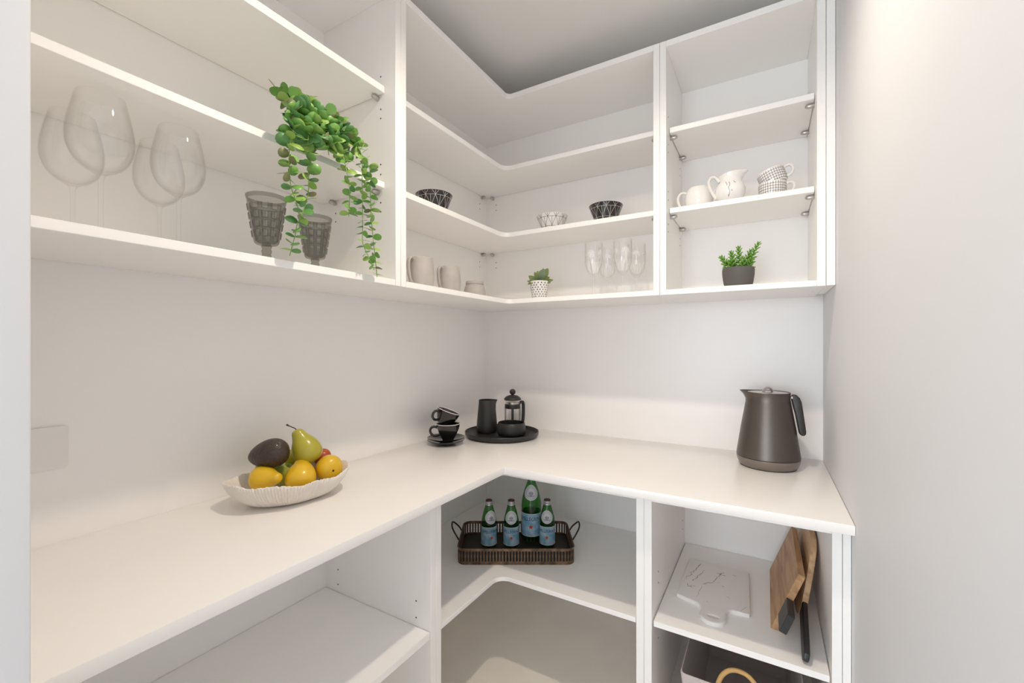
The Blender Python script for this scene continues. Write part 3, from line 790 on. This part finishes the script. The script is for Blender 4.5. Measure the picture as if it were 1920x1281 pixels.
# ------------------------------------------------------------------ wall units: glassware on the left
G = UT
SL = .031
WINE = [(0, .0), (.036, 0), (.0365, .0015), (.020, .004), (.007, .009), (.0048, .02), (.0042, .06), (.0045, .085 + SL), (.0065, .101 + SL), (.014, .108 + SL), (.028, .116 + SL), (.042, .131 + SL), (.0510, .152 + SL), (.0540, .172 + SL), (.0530, .195 + SL), (.0480, .225 + SL), (.0420, .252 + SL), (.0395, .2645 + SL)]
WINI = [(r, z + SL) for r, z in [(.0385, .2645), (.0408, .252), (.0468, .225), (.0518, .195), (.0528, .172), (.0498, .152), (.041, .133), (.027, .119), (.012, .112), (0, .110)]]
def wine_glass(lab, x, y, s=1.0):
    o = thing('wine_glass', lab, 'wine glass', (x, y, G), 0, 'large clear wine glasses')
    q = spline([(r, 0, z) for r, z in WINE[5:]], 3)
    prof = WINE[:5] + [(v.x, v.z) for v in q]
    bowl_i = [(v.x, v.z) for v in spline([(r, 0, z) for r, z in WINI], 3)]
    k = next(i for i, p in enumerate(prof) if p[1] > .105 + SL)
    S = Matrix.Scale(s, 4)
    MB().lathe(prof[k:] + [(max(0, r), z) for r, z in bowl_i], 48, S).build('glass_bowl', M_GLASS, o, 80)
    MB().lathe(prof[2:k + 1], 20, S).build('stem', M_GLASS, o, 80)
    MB().lathe(prof[:3], 36, S).build('foot', M_GLASS, o, 80)
    return o
wine_glass('large wine glass at the far left, partly behind the doorway edge', .130, -1.880)
wine_glass('large wine glass in front, second from the left on the lowest shelf', .250, -1.866, 1.05)
wine_glass('large wine glass at the back, third from the left on the lowest shelf', .128, -1.716)
wine_glass('large wine glass nearest the grey goblets, with a bright window reflection', .245, -1.720, 1.02)

M_SMOKE = thin_glass('smoked_glass', (.70, .70, .675), (.40, .40, .38), .05)
M_SMOKEL = thin_glass('smoked_glass_facet', (.88, .88, .86), (.58, .58, .56), .04)
M_SMOKED = thin_glass('smoked_glass_edge', (.58, .58, .56), (.30, .30, .29), .06)
def goblet(lab, x, y, rz):
    o = thing('smoked_goblet', lab, 'goblet', (x, y, G), rz, 'grey smoked goblets')
    NC, NRW = 12, 4; n = NC * 8
    SZ = 1.06; z0, z1 = .050, .168
    def rad(z): return .0315 + (.0495 - .0315) * ((z - z0) / (z1 - z0))
    prof = [(0, .043), (.018, .0435), (.0265, .046), (.0305, .050)]
    padz = []
    rows_z = [.062 + i * .0235 for i in range(NRW)]
    for rz_ in rows_z:
        for q in (0, .0012, .0165, .0177): prof.append((rad(rz_ + q), rz_ + q)); padz.append((rz_ + q, q in (.0012, .0165)))
    prof += [(rad(.160), .160), (.0500, .166), (.0520, .173), (.0512, .1742), (.0498, .173), (.0475, .164)]
    inner = [(rad(z) - .004, z) for z in (.150, .125, .10, .075, .056)] + [(.020, .049), (0, .048)]
    BM = T(0, 0, .061 - .043 * 1.07) @ Matrix.Diagonal((1.04, 1.04, 1.07, 1))
    pads = {round(z, 5) for z, f in padz if f}
    def warp(p, a, k):
        x, y, z = p
        if round(z, 5) in pads and math.hypot(x, y) > rad(z) - .002:
            c = (a / (2 * pi) * NC) % 1
            if .15 < c < .85:
                f = 1 + .0024 / math.hypot(x, y); return (x * f, y * f, z)
        return p
    gb = MB().lathe(prof, n, M=BM, warp=warp).lathe(inner, 48, BM).build('glass_bowl', M_SMOKE, o, 25)
    gb.data.materials.append(M_SMOKEL); gb.data.materials.append(M_SMOKED)
    BI = BM.inverted()
    def raised(v):
        q = BI @ v; return math.hypot(q.x, q.y) > rad(q.z) + .0012 and q.z < .158
    for p in gb.data.polygons:
        nr = sum(raised(gb.data.vertices[i].co) for i in p.vertices)
        if nr == len(p.vertices): p.material_index = 1
        elif nr: p.material_index = 2
    MB().lathe([(0, .062), (.0135, .0615), (.0135, .056), (.0110, .051), (.0135, .046), (.0125, .039), (.0105, .036), (.0125, .033), (.0125, .029), (.0105, .026), (.0115, .022), (.0105, .017), (.008, .012), (.012, .007), (.030, .004), (.036, .002), (.036, 0), (0, 0)], 24).build('stem', M_SMOKE, o, 40)
    return o
goblet('grey smoked glass goblet left of the trailing plant', .245, -1.503, 10)
goblet('grey smoked glass goblet behind the hanging plant strands', .185, -1.305, 25)

# ------------------------------------------------------------------ corner unit crockery
def ring_pt(r, z, a, off=.0004): return ((r + off) * math.cos(a), (r + off) * math.sin(a), z)
def cone_lines(lines, rf, wd, n=5, off=.0005):
    """thin printed lines on a round vessel; a line = (angle0, z0, angle1, z1); rf(z) = radius"""
    mb = MB()
    for a0, z0, a1, z1 in lines:
        vs, fs = [], []
        r0 = rf((z0 + z1) / 2); dx, dz = (a1 - a0) * r0, z1 - z0; L_ = math.hypot(dx, dz); nx, nz = -dz / L_, dx / L_
        for i in range(n + 1):
            f = i / n; a = a0 + (a1 - a0) * f; z = z0 + (z1 - z0) * f
            for s_ in (-.5, .5):
                zz = z + nz * wd * s_; aa = a + nx * wd * s_ / r0
                vs.append(ring_pt(rf(zz), zz, aa, off))
        for i in range(n): fs.append((2 * i, 2 * i + 1, 2 * i + 3, 2 * i + 2))
        mb.add(vs, fs)
    return mb
BOWLP = [(.046, 0), (.0475, .0015), (.0835, .094)]
def brad(z): return .0475 + (.0835 - .0475) * max(0, min(1, (z - .0015) / .0925))
def pattern_bowl(lab, x, y, z, rz, base, ink, s=1.0):
    o = thing('patterned_bowl', lab, 'bowl', (x, y, z), rz, 'bowls with a triangle line pattern')
    S = Matrix.Scale(s, 4)
    prof = [(0, .002), (.044, .002), (.045, 0), (.047, 0)] + [(brad(q), q) for q in (.0015, .03, .06, .088, .0935)] + [(.0825, .0952), (.0805, .0935), (.077, .085), (.062, .045), (.048, .012), (.040, .007), (0, .006)]
    MB().lathe(prof, 56, S).build('bowl_body', base, o)
    N = 11; ln = []
    za, zb = .030, .076
    for i in range(N):
        a = 2 * pi * i / N; h = pi / N
        ln += [(a, za, a + h, zb), (a + h, zb, a + 2 * h, za), (a, za, a + 2 * h, za), (a + h, zb, a + 3 * h, zb), (a, za, a, .004), (a + h, zb, a + h, .0925), (a, za, a + h * .8, .004), (a, za, a - h * .8, .004), (a + h, zb, a + 1.6 * h, .0925), (a + h, zb, a + .4 * h, .0925), (a, za, a, zb)]
    mb = cone_lines(ln, brad, .0010 if ink is M_INKW else .0014); mb.v = [tuple(S @ Vector(p)) for p in mb.v]
    mb.build('line_pattern', ink, o, 0, label='printed triangle lines')
    return o
M_INKW = mat('white_ink', (.72, .70, .67), .4); M_INKB = mat('black_ink', (.03, .03, .035), .4)
pattern_bowl('black bowl with white triangle lines on the left leg of the corner shelf', .200, -.720, C1T, 5, M_BLACKG, M_INKW, 1.0)
pattern_bowl('white bowl with black triangle lines on the back corner shelf', .530, -.175, C1T, 0, M_WHITEC, M_INKB, .96)
pattern_bowl('black bowl with white triangle lines on the back shelf near the divider', .823, -.190, C1T, 12, M_BLACKG, M_INKW, .97)

M_STW = mat('grey_stoneware', (.44, .41, .39), .65, noise=.16, nscale=22, bump=.12, bscale=50)
def mug(lab, x, y, s, rz):
    o = thing('stoneware_mug', lab, 'mug', (x, y, G), rz, 'grey stoneware mugs')
    S = Matrix.Diagonal((s, s, s * 1.0, 1))
    MB().lathe([(0, .001), (.040, 0), (.044, .002), (.0465, .010), (.0490, .035), (.0490, .060), (.0465, .085), (.0430, .108), (.0420, .118), (.0405, .1195), (.0390, .118), (.0400, .106), (.045, .07), (.044, .02), (0, .010)], 48, S).build('mug_body', M_STW, o)
    h = [(-.041, 0, .107), (-.052, 0, .113), (-.062, 0, .104), (-.065, 0, .085), (-.062, 0, .055), (-.055, 0, .030), (-.045, 0, .016)]
    MB().tube(spline(h, 5), .0055, 10, S @ Matrix.Diagonal((1, 1.5, 1, 1))).build('handle', M_STW, o)
    return o
mug('taller grey stoneware mug beside the corner divider', .297, -.908, 1.04, turn(.297, -.907, 42))
mug('smaller grey stoneware mug between the tall mug and lidded jar', .285, -.714, 1.0, turn(.285, -.714, 42))
o = thing('lidded_jar', 'squat grey stoneware jar with lid on the corner bottom board', 'jar', (.290, -.530, G))
MB().lathe([(0, 0), (.046, 0), (.050, .002), (.0525, .012), (.0520, .030), (.0470, .050), (.0410, .062), (.0410, .0625), (0, .0625)], 48).build('jar_body', M_STW, o)
MB().lathe([(0, .063), (.0425, .063), (.0430, .066), (.0420, .076), (.0395, .0785), (0, .080)], 48).build('lid', M_STW, o)

# ---- small succulent in triangle pot
def leaf_blade(mb, L_, wd, M, cup=.25, n=8, thick=.0015, tip=1.0):
    vs, fs = [], []
    for i in range(n + 1):
        f = i / n; hw = wd / 2 * (max(0, math.sin(pi * (.05 + .95 * f ** 1.35))) ** .7) * tip if i < n else wd * .10
        z = -cup * L_ * (f - .5) ** 2 + cup * L_ * .25
        for s_, zz in ((-1, hw * .25), (0, 0), (1, hw * .25)): vs.append((L_ * f, s_ * hw, z + zz + thick / 2))
        for s_, zz in ((-1, hw * .25), (0, 0), (1, hw * .25)): vs.append((L_ * f, s_ * hw * .94, z + zz - thick / 2))
    for i in range(n):
        b = i * 6; c = b + 6
        fs += [(b, b + 1, c + 1, c), (b + 1, b + 2, c + 2, c + 1), (b + 3, c + 3, c + 4, b + 4), (b + 4, c + 4, c + 5, b + 5), (b, c, c + 3, b + 3), (b + 2, b + 5, c + 5, c + 2)]
    fs += [(0, 3, 4, 1), (1, 4, 5, 2)]; e = n * 6; fs += [(e, e + 1, e + 4, e + 3), (e + 1, e + 2, e + 5, e + 4)]
    mb.add(vs, fs, M); return mb
px0, py0 = .500, -.262
t = thing('potted_succulent', 'small leafy succulent in a white pot with black triangle print', 'potted plant', (px0, py0, G), turn(px0, py0))
MB().lathe([(0, .002), (.031, .002), (.032, 0), (.034, 0), (.0495, .094), (.0500, .0955), (.0485, .0965), (.0470, .095), (.046, .085), (0, .085)], 48).build('pot', M_WHITEC, t)
MB().lathe([(0, .0870), (.0462, .0866)], 24).build('soil', mat('soil', (.05, .035, .025), .9), t)
mb = MB(); rg = random.Random(5)
def trad(z): return .034 + .0155 * z / .094
for row in range(8):
    zc = .008 + row * .0112
    for k in range(17):
        a = 2 * pi * (k + .5 * (row % 2) + rg.uniform(-.13, .13)) / 17; s_ = .0030 + row * .00022; hh = rg.uniform(.85, 1.15) * .0036
        p = [(-s_, -hh), (s_, -hh), (rg.uniform(-.001, .001), hh)]
        mb.add([ring_pt(trad(zc + q), zc + q, a + x / trad(zc), .0006) for x, q in p], [(0, 1, 2)])
mb.build('triangle_print', M_INKB, t, 0)
def facing_frame(d):
    z = Vector((0, -1, .35)); z = (z - d * z.dot(d)).normalized(); y = z.cross(d)
    return Matrix(((d.x, y.x, z.x, 0), (d.y, y.y, z.y, 0), (d.z, y.z, z.z, 0), (0, 0, 0, 1)))
M_SUC = mat('olive_succulent_leaf', (.15, .20, .055), .42, noise=.25, nscale=25)
M_SUC2 = mat('grey_green_succulent_leaf', (.17, .23, .13), .45, noise=.2, nscale=25)
for rt2, fwd, up_, L_, wd, mm in [(-.75, -.2, .50, .052, .030, 0), (-.95, -.1, .12, .048, .020, 0), (-.9, -.4, -.18, .050, .020, 0), (-.15, .2, .95, .055, .024, 0), (-.35, -.1, .85, .050, .022, 0), (.05, -.3, .75, .045, .022, 0), (.25, -.5, .85, .066, .040, 1), (.5, -.1, .85, .070, .040, 0), (.95, -.1, .18, .056, .022, 0), (.98, -.3, -.05, .045, .018, 0), (.1, .6, .9, .075, .026, 1), (-.3, .5, .7, .05, .024, 0), (.6, .4, .5, .05, .024, 0), (.75, -.45, .35, .05, .024, 0)]:
    d = Vector((rt2, fwd, up_)).normalized(); M4 = T(d.x * .006, d.y * .006 - .004, .090) @ facing_frame(d) @ RX(rg.uniform(-25, 25))
    leaf_blade(MB(), L_ * 1.16, wd * .92, M4, .2, 9, .003).build('leaf', M_SUC2 if mm else M_SUC, t, 60)

# ---- four cut-glass goblets
def cut_glass(lab, x, y, rz, s=1.0):
    o = thing('cut_glass_goblet', lab, 'goblet', (x, y, G), rz, 'clear cut glass goblets')
    S = Matrix.Scale(s, 4)
    bp = [(.0060, .095), (.0140, .101), (.0240, .112), (.0335, .129), (.0395, .150), (.0420, .175), (.0415, .205), (.0415, .235), (.0415, .257)]
    MB().lathe(bp + [(.0403, .257), (.0403, .205), (.0408, .175), (.0383, .151), (.032, .131), (.020, .114), (0, .105)], 48, S).build('glass_bowl', M_GLASS, o, 70)
    MB().lathe([(0, 0), (.034, 0), (.0345, .002), (.016, .005), (.0060, .010), (.0052, .020), (.0052, .085), (.0060, .0955)], 24, S).build('stem', M_GLASS, o, 70)
    def br(z):
        for (r0, z0), (r1, z1) in zip(bp, bp[1:]):
            if z0 <= z <= z1: return r0 + (r1 - r0) * (z - z0) / (z1 - z0)
        return bp[-1][0] if z > .2 else bp[0][0]
    mb = MB()
    for k in range(5):
        ac = 2 * pi * k / 5 - pi / 2; zc = .205
        for q in range(9):
            an = pi * (q / 8 * 1.25 - .125); l_ = .019
            ln = (ac + math.cos(an) * .004 / .0415, zc + math.sin(an) * .004, ac + math.cos(an) * l_ / .0415, zc + math.sin(an) * l_ - .005)
            g_ = cone_lines([ln], br, .0016, 4, .0006); mb.v_len = len(mb.v); mb.add(g_.v, g_.f)
        g_ = cone_lines([(ac, zc, ac + .06, .155)], br, .0018, 6, .0006); mb.add(g_.v, g_.f)
        for q in range(-2, 4):
            if q == 0: continue
            g_ = cone_lines([(ac + q * .2, .112 + abs(q) * .001, ac + q * .2, .170 - abs(q) * .004)], br, .0016, 8, .0006); mb.add(g_.v, g_.f)
    mb.v = [tuple(S @ Vector(p)) for p in mb.v]
    mb.build('cut_pattern', M_CUT, o, 0, label='cut palm fronds and flutes')
    return o
M_CUTG = thin_glass('cut_facet_glass', (.93, .93, .93), (.78, .78, .78), .15, 1.8)
cut_glass('clear cut glass goblet, front one at the left of the group', .788, -.262, 0)
cut_glass('clear cut glass goblet at the back between the two front ones', .812, -.135, 20)
cut_glass('clear cut glass goblet, front one at the right, tallest looking', .925, -.258, 35, 1.0)
cut_glass('clear cut glass goblet at the back beside the divider', .958, -.140, 10)

# ------------------------------------------------------------------ right unit: white crockery and grey pot
o = thing('white_mug', 'plain white rounded mug with handle on the left', 'mug', (1.244, -.225, S1T), turn(1.244, -.225, 5)); o.scale = (1.04, 1.04, 1.04)
MB().lathe([(0, .002), (.036, .002), (.037, 0), (.041, .001), (.0500, .018), (.0540, .040), (.0535, .062), (.0480, .082), (.0425, .0905), (.0415, .092), (.0400, .091), (.044, .080), (.0505, .060), (.051, .040), (.046, .018), (0, .008)], 56).build('mug_body', M_WHITEC, o)
h = [(-.044, 0, .072), (-.056, 0, .080), (-.070, 0, .077), (-.080, 0, .060), (-.079, 0, .040), (-.070, 0, .022), (-.058, 0, .010), (-.046, 0, .009)]
MB().tube(spline(h, 5), .0055, 10, Matrix.Diagonal((1, 1.4, 1, 1))).build('handle', M_WHITEC, o)

o = thing('cream_jug', 'round white jug with spout and dark crackle marks in the middle', 'jug', (1.367, -.285, S1T), turn(1.367, -.285, 0)); o.scale = (.92, .92, .87)
def jl(p, a, k):
    x, y, z = p
    if z > .092:
        f = (z - .092) / .033; c = max(0, math.cos(a)) ** 5
        x += .024 * f * c; z += .008 * f * math.cos(a)
    return (x, y, z)
JP = [(0, .002), (.034, .002), (.035, 0), (.039, .001), (.0520, .016), (.0600, .038), (.0600, .060), (.0520, .080), (.0425, .092), (.0410, .100), (.0430, .115), (.0455, .1255), (.0440, .127), (.0425, .1255), (.0395, .112), (.038, .100), (.048, .080), (.056, .060), (.056, .038), (.048, .016), (0, .008)]
MB().lathe(JP, 64, warp=jl).build('jug_body', M_WHITEC, o, 50)
h = [(-.041, 0, .098), (-.056, 0, .121), (-.072, 0, .126), (-.083, 0, .112), (-.084, 0, .092), (-.076, 0, .068), (-.064, 0, .040), (-.054, 0, .022)]
MB().tube(spline(h, 5), .0068, 10, Matrix.Diagonal((1, 1.5, 1, 1))).build('handle', M_WHITEC, o)
def jr(z): 
    q = [(r, z_) for r, z_ in JP[3:9]]
    for (r0, z0), (r1, z1) in zip(q, q[1:]):
        if z0 <= z <= z1: return r0 + (r1 - r0) * (z - z0) / (z1 - z0)
    return q[-1][0]
rg = random.Random(8); ln = []
def crack(pts):
    for (x0, z0), (x1, z1) in zip(pts, pts[1:]):
        ln.append((-pi / 2 + x0 / .058, z0, -pi / 2 + x1 / .058, z1))
crack([(-.020, .082), (-.016, .074), (-.012, .066), (-.013, .060)]); crack([(-.006, .078), (-.001, .068), (-.002, .058), (-.007, .052), (-.004, .044), (-.001, .034), (-.003, .024), (-.008, .016)]); crack([(.014, .080), (.018, .074), (.022, .071)]); crack([(.018, .074), (.017, .070)]); crack([(.004, .040), (.009, .033)]); crack([(-.004, .022), (-.007, .012)])
cone_lines(ln, jr, .0016, 3, .0007).build('crackle_marks', mat('crackle_ink', (.16, .14, .13), .5), o, 0)

CK = [(0, .002), (.037, .002), (.038, 0), (.042, .001), (.0455, .010), (.0468, .030), (.0472, .055), (.0468, .0565), (.0445, .055), (.044, .030), (.040, .010), (0, .006)]
def ckr(z): return .042 + (.0472 - .042) * min(1, max(0, z - .001) / .02) ** .5
def check_cup(lab, x, y, z, rz, Mx):
    o = thing('checked_cup', lab, 'cup', (x, y, z), rz, 'white cups with a black check print')
    MB().lathe(CK, 56, Mx).build('cup_body', M_WHITEC, o)
    N = 34; ln = []; mb = MB()
    zs = [.0065 + i * .0098 for i in range(6)][:5]
    vis = range(N)
    for zz in zs:
        for k in vis:
            a = 2 * pi * k / N; ln.append((a, zz, a + 2 * pi / N, zz))
    for k in vis:
        a = 2 * pi * k / N; ln.append((a, .003, a, .0535))
    mb = cone_lines(ln, ckr, .0009, 3, .0006)
    for zz in zs:
        for k in vis:
            a = 2 * pi * k / N; d_ = .0017; da = d_ / ckr(zz)
            mb.add([ring_pt(ckr(zz), zz - d_, a, .0009), ring_pt(ckr(zz), zz, a + da, .0009), ring_pt(ckr(zz), zz + d_, a, .0009), ring_pt(ckr(zz), zz, a - da, .0009)], [(0, 1, 2, 3)])
    mb.v = [tuple(Mx @ Vector(p)) for p in mb.v]
    mb.build('check_print', M_INKB, o, 0)
    h = [(.045, 0, .046), (.054, 0, .051), (.066, 0, .049), (.0725, 0, .038), (.070, 0, .025), (.060, 0, .014), (.045, 0, .012)]
    MB().tube(spline(h, 5), .0048, 10, Mx @ Matrix.Diagonal((1, 1.5, 1, 1))).build('handle', M_WHITEC, o)
    return o
cx_, cy_ = 1.512, -.255
check_cup('white cup with black check print standing upright beside the jug', cx_, cy_, S1T, turn(cx_, cy_, -2), Matrix())
check_cup('white cup with black check print lying tilted on the lower checked cup', cx_ + .010, cy_ + .005, S1T + .052, turn(cx_, cy_, -4), RY(-19))

gx, gy = 1.394, -.252
t = thing('potted_succulent', 'green jade-like succulent in a plain charcoal pot on the right bottom board', 'potted plant', (gx, gy, G), turn(gx, gy))
MB().lathe([(0, 0), (.046, 0), (.0475, .002), (.0535, .025), (.0580, .055), (.0590, .075), (.0575, .084), (.0560, .085), (.054, .084), (.0545, .074), (0, .072)], 56).build('pot', mat('charcoal_concrete', (.10, .095, .09), .75, noise=.2, nscale=14, bump=.1, bscale=60), t)
MB().lathe([(0, .0735), (.0544, .0732)], 24).build('soil', MATS['soil'], t)
M_JADE = mat('bright_green_fat_leaf', (.14, .32, .035), .38, noise=.3, nscale=30)
rg = random.Random(21)
def fat_leaf(M, l_, w_):
    return MB().sphere((l_ / 2, 0, 0), l_ / 2, 7, 5, (1, w_ / l_, w_ * .75 / l_)), M
for (x0, y0, tx_, ty_, h_, nlev) in [(-.030, 0, -.062, -.004, .134, 9), (-.012, .008, -.026, .006, .152, 10), (.004, -.004, .002, -.006, .166, 11), (.022, .002, .044, .002, .150, 10), (.030, .004, .072, .004, .178, 12), (-.02, -.018, -.028, -.022, .112, 6), (.016, -.02, .020, -.026, .118, 6), (-.036, .012, -.040, .016, .115, 6), (.038, -.012, .046, -.016, .112, 6)]:
    A = Vector((x0, y0, .072)); B = Vector((tx_, ty_, h_)); mid = (A + B) / 2 + Vector((0, 0, .006))
    path = spline([A, mid, B], 6)
    st = MB().tube(path, .0018, 6).build('stem', M_JADE, t)
    mb = MB(); ax = (B - A).normalized()
    for k in range(nlev):
        f = .10 + .90 * k / (nlev - 1); p = A.lerp(B, f) + Vector((0, 0, .006 * 4 * f * (1 - f)))
        sz = (.0245 - .0090 * f) * (1 if k < nlev - 1 else .75)
        for q in range(3):
            az = 2 * pi * q / 3 + k * 1.05 + rg.uniform(-.2, .2); el = .35 + .5 * f
            d = Vector((math.cos(az) * math.cos(el), math.sin(az) * math.cos(el), math.sin(el))); d = axis_rot(ax).to_3x3() @ d
            M4 = T(*p) @ Vector((1, 0, 0)).rotation_difference(d).to_matrix().to_4x4()
            g_, _ = fat_leaf(None, sz, sz * .40); mb.add(g_.v, g_.f, M4)
    tag(mb.build('leaves', M_JADE, st, 60), kind='stuff')

# ------------------------------------------------------------------ trailing plant on the left middle shelf
PX, PY, PZ = .240, -1.395, S1T - .002
t = thing('trailing_plant', 'trailing green artificial eucalyptus hanging over the middle left shelf', 'plant', (PX, PY, PZ))
MB().lathe([(0, 0), (.032, 0), (.034, .003), (.041, .056), (.042, .060), (.040, .061), (.038, .059), (.037, .050), (0, .048)], 36).build('pot', M_BLACKM, t)
MB().lathe([(0, .0510), (.0374, .0506)], 20).build('soil', MATS['soil'], t)
G1 = mat('leaf_green', (.17, .37, .075), .42, noise=.25, nscale=40, coat=.1)
G2 = mat('leaf_light_green', (.28, .45, .10), .45, noise=.2, nscale=40)
G3 = mat('leaf_deep_green', (.105, .27, .08), .42, noise=.25, nscale=40)
G4 = mat('leaf_dusky_green', (.20, .22, .09), .5, noise=.35, nscale=40)
def leaf_mesh(m):
    vs, fs = [], []
    N = 12
    def zc(x, y): return .16 * (y * y) * 1.2 - .12 * (x - .5) ** 2 + .03
    ring_ = []
    for i in range(N):
        a = 2 * pi * i / N; x = .5 + .5 * math.cos(a); y = .43 * math.sin(a) * (1 + .08 * math.cos(a))
        ring_.append((x, y))
    for dz in (.012, -.012):
        vs.append((.5, 0, zc(.5, 0) + dz))
        for x, y in ring_: vs.append((x, y, zc(x, y) + dz * .3))
    o2 = N + 1
    for i in range(N):
        j = (i + 1) % N
        fs.append((0, 1 + i, 1 + j)); fs.append((o2, o2 + 1 + j, o2 + 1 + i)); fs.append((1 + i, o2 + 1 + i, o2 + 1 + j, 1 + j))
    me = bpy.data.meshes.new('leaf'); me.from_pydata(vs, [], fs); me.update(); me.shade_smooth(); me.materials.append(m); return me
LM = [leaf_mesh(m) for m in (G1, G2, G3, G4)]
rg = random.Random(42); LEAVES = []
def add_leaf(p, d, size, kind=None):
    k = kind if kind is not None else rg.choices((0, 1, 2, 3), (5, 3, 3, 1.1))[0]
    d = Vector(d).normalized()
    M4 = T(*(Vector(p) - Vector((PX, PY, PZ)))) @ d.to_track_quat('X', 'Z').to_matrix().to_4x4() @ RX(rg.uniform(-65, 65)) @ Matrix.Scale(size, 4)
    LEAVES.append((size * (1.15 if p[0] > .33 else .8), k, M4))
def strand(pts, step, s0, s1, r=.0013, bare=.0):
    q = spline(pts, 8)
    MB().tube([v - Vector((PX, PY, PZ)) for v in q], r, 5).build('stem', G2, t)
    acc = 0; phase = rg.uniform(0, 3); total = sum((q[i + 1] - q[i]).length for i in range(len(q) - 1)); run = 0; k = 0
    for i in range(len(q) - 1):
        d = q[i + 1] - q[i]; l_ = d.length; tdir = d.normalized()
        while acc < l_:
            f = (run + acc) / total; p = q[i] + tdir * acc
            side = tdir.cross(Vector((.3, .5, .2))).normalized(); a = phase + k * 1.45
            if f >= bare:
                for sg in (0, pi):
                    dr = (Matrix.Rotation(a + sg + rg.uniform(-.3, .3), 3, tdir) @ side) + tdir * rg.uniform(-.1, .45) + Vector((.12, 0, .1))
                    if p.x < .40: dr.x = abs(dr.x) * .6 + .1
                    add_leaf(p, dr, (s0 + (s1 - s0) * f) * rg.uniform(.85, 1.2) * 1.15)
            k += 1; acc += step
        acc -= l_; run += l_
H0 = (PX, PY, PZ + .052)
strand([H0, (.330, -1.455, 2.045), (.385, -1.515, 2.005), (.410, -1.535, 1.93), (.420, -1.545, 1.879), (.425, -1.547, 1.825), (.425, -1.542, 1.792), (.420, -1.526, 1.763), (.420, -1.520, 1.746)], .0165, .031, .024)
strand([H0, (.350, -1.430, 2.040), (.400, -1.475, 1.97), (.410, -1.485, 1.903), (.420, -1.490, 1.800), (.420, -1.511, 1.727), (.420, -1.523, 1.702), (.412, -1.524, 1.672), (.405, -1.534, 1.618)], .0190, .032, .023)
strand([H0, (.335, -1.350, 2.060), (.385, -1.365, 1.99), (.405, -1.362, 1.933), (.420, -1.356, 1.852), (.420, -1.356, 1.807), (.420, -1.358, 1.766)], .0180, .030, .020)
strand([H0, (.330, -1.360, 2.075), (.390, -1.338, 2.01), (.410, -1.305, 1.977), (.420, -1.309, 1.886), (.420, -1.307, 1.754), (.420, -1.307, 1.698), (.420, -1.286, 1.661), (.420, -1.262, 1.620)], .0200, .029, .019)
strand([H0, (.310, -1.345, 2.085), (.385, -1.330, 2.02), (.415, -1.277, 1.94), (.420, -1.278, 1.876), (.420, -1.274, 1.804), (.420, -1.269, 1.743), (.420, -1.261, 1.685), (.420, -1.250, 1.600)], .0200, .028, .019)
# short upright and arching sprigs that make the crown
strand([H0, (.262, -1.440, 2.100), (.285, -1.485, 2.105), (.295, -1.505, 2.082)], .017, .032, .033)
strand([H0, (.285, -1.425, 2.100), (.300, -1.440, 2.110), (.300, -1.465, 2.095)], .017, .030, .030)
strand([H0, (.270, -1.400, 2.105), (.285, -1.400, 2.125), (.292, -1.415, 2.13)], .020, .030, .030)
strand([H0, (.330, -1.440, 2.060), (.370, -1.490, 2.02), (.395, -1.520, 1.965), (.400, -1.530, 1.925)], .018, .034, .030)
strand([H0, (.340, -1.425, 2.050), (.385, -1.450, 2.00), (.405, -1.465, 1.94)], .018, .036, .032)
strand([H0, (.345, -1.400, 2.045), (.390, -1.415, 1.985), (.405, -1.415, 1.93)], .018, .036, .036)
strand([H0, (.310, -1.370, 2.085), (.345, -1.340, 2.075), (.375, -1.315, 2.04), (.390, -1.300, 2.00)], .019, .030, .028)
strand([H0, (.290, -1.350, 2.090), (.310, -1.325, 2.095), (.335, -1.300, 2.07)], .021, .028, .026)
strand([H0, (.330, -1.415, 2.050), (.365, -1.425, 2.01), (.385, -1.430, 1.96)], .017, .036, .034)
strand([H0, (.330, -1.380, 2.055), (.365, -1.380, 2.02), (.385, -1.385, 1.955)], .018, .034, .032)
strand([H0, (.320, -1.440, 2.070), (.350, -1.470, 2.04), (.370, -1.480, 1.99)], .017, .036, .034)
strand([H0, (.300, -1.400, 2.085), (.335, -1.410, 2.08), (.360, -1.430, 2.05)], .018, .034, .032)
strand([H0, (.350, -1.405, 2.03), (.385, -1.402, 1.995), (.400, -1.395, 1.945)], .017, .034, .032)
strand([H0, (.345, -1.365, 2.03), (.378, -1.360, 1.995), (.392, -1.355, 1.95)], .017, .032, .030)
LEAVES.sort(key=lambda q: -q[0])
for sz, k, M4 in LEAVES[:300]:
    o = bpy.data.objects.new('leaf', LM[k]); COL.objects.link(o); o.parent = t; o.matrix_local = M4
rest = [MB() for _ in LM]
for sz, k, M4 in LEAVES[300:]:
    rest[k].add([v.co for v in LM[k].vertices], [tuple(p.vertices) for p in LM[k].polygons], M4)
for mb, m in zip(rest, (G1, G2, G3, G4)):
    if mb.v: tag(mb.build('small_leaves', m, t, 60), kind='stuff')
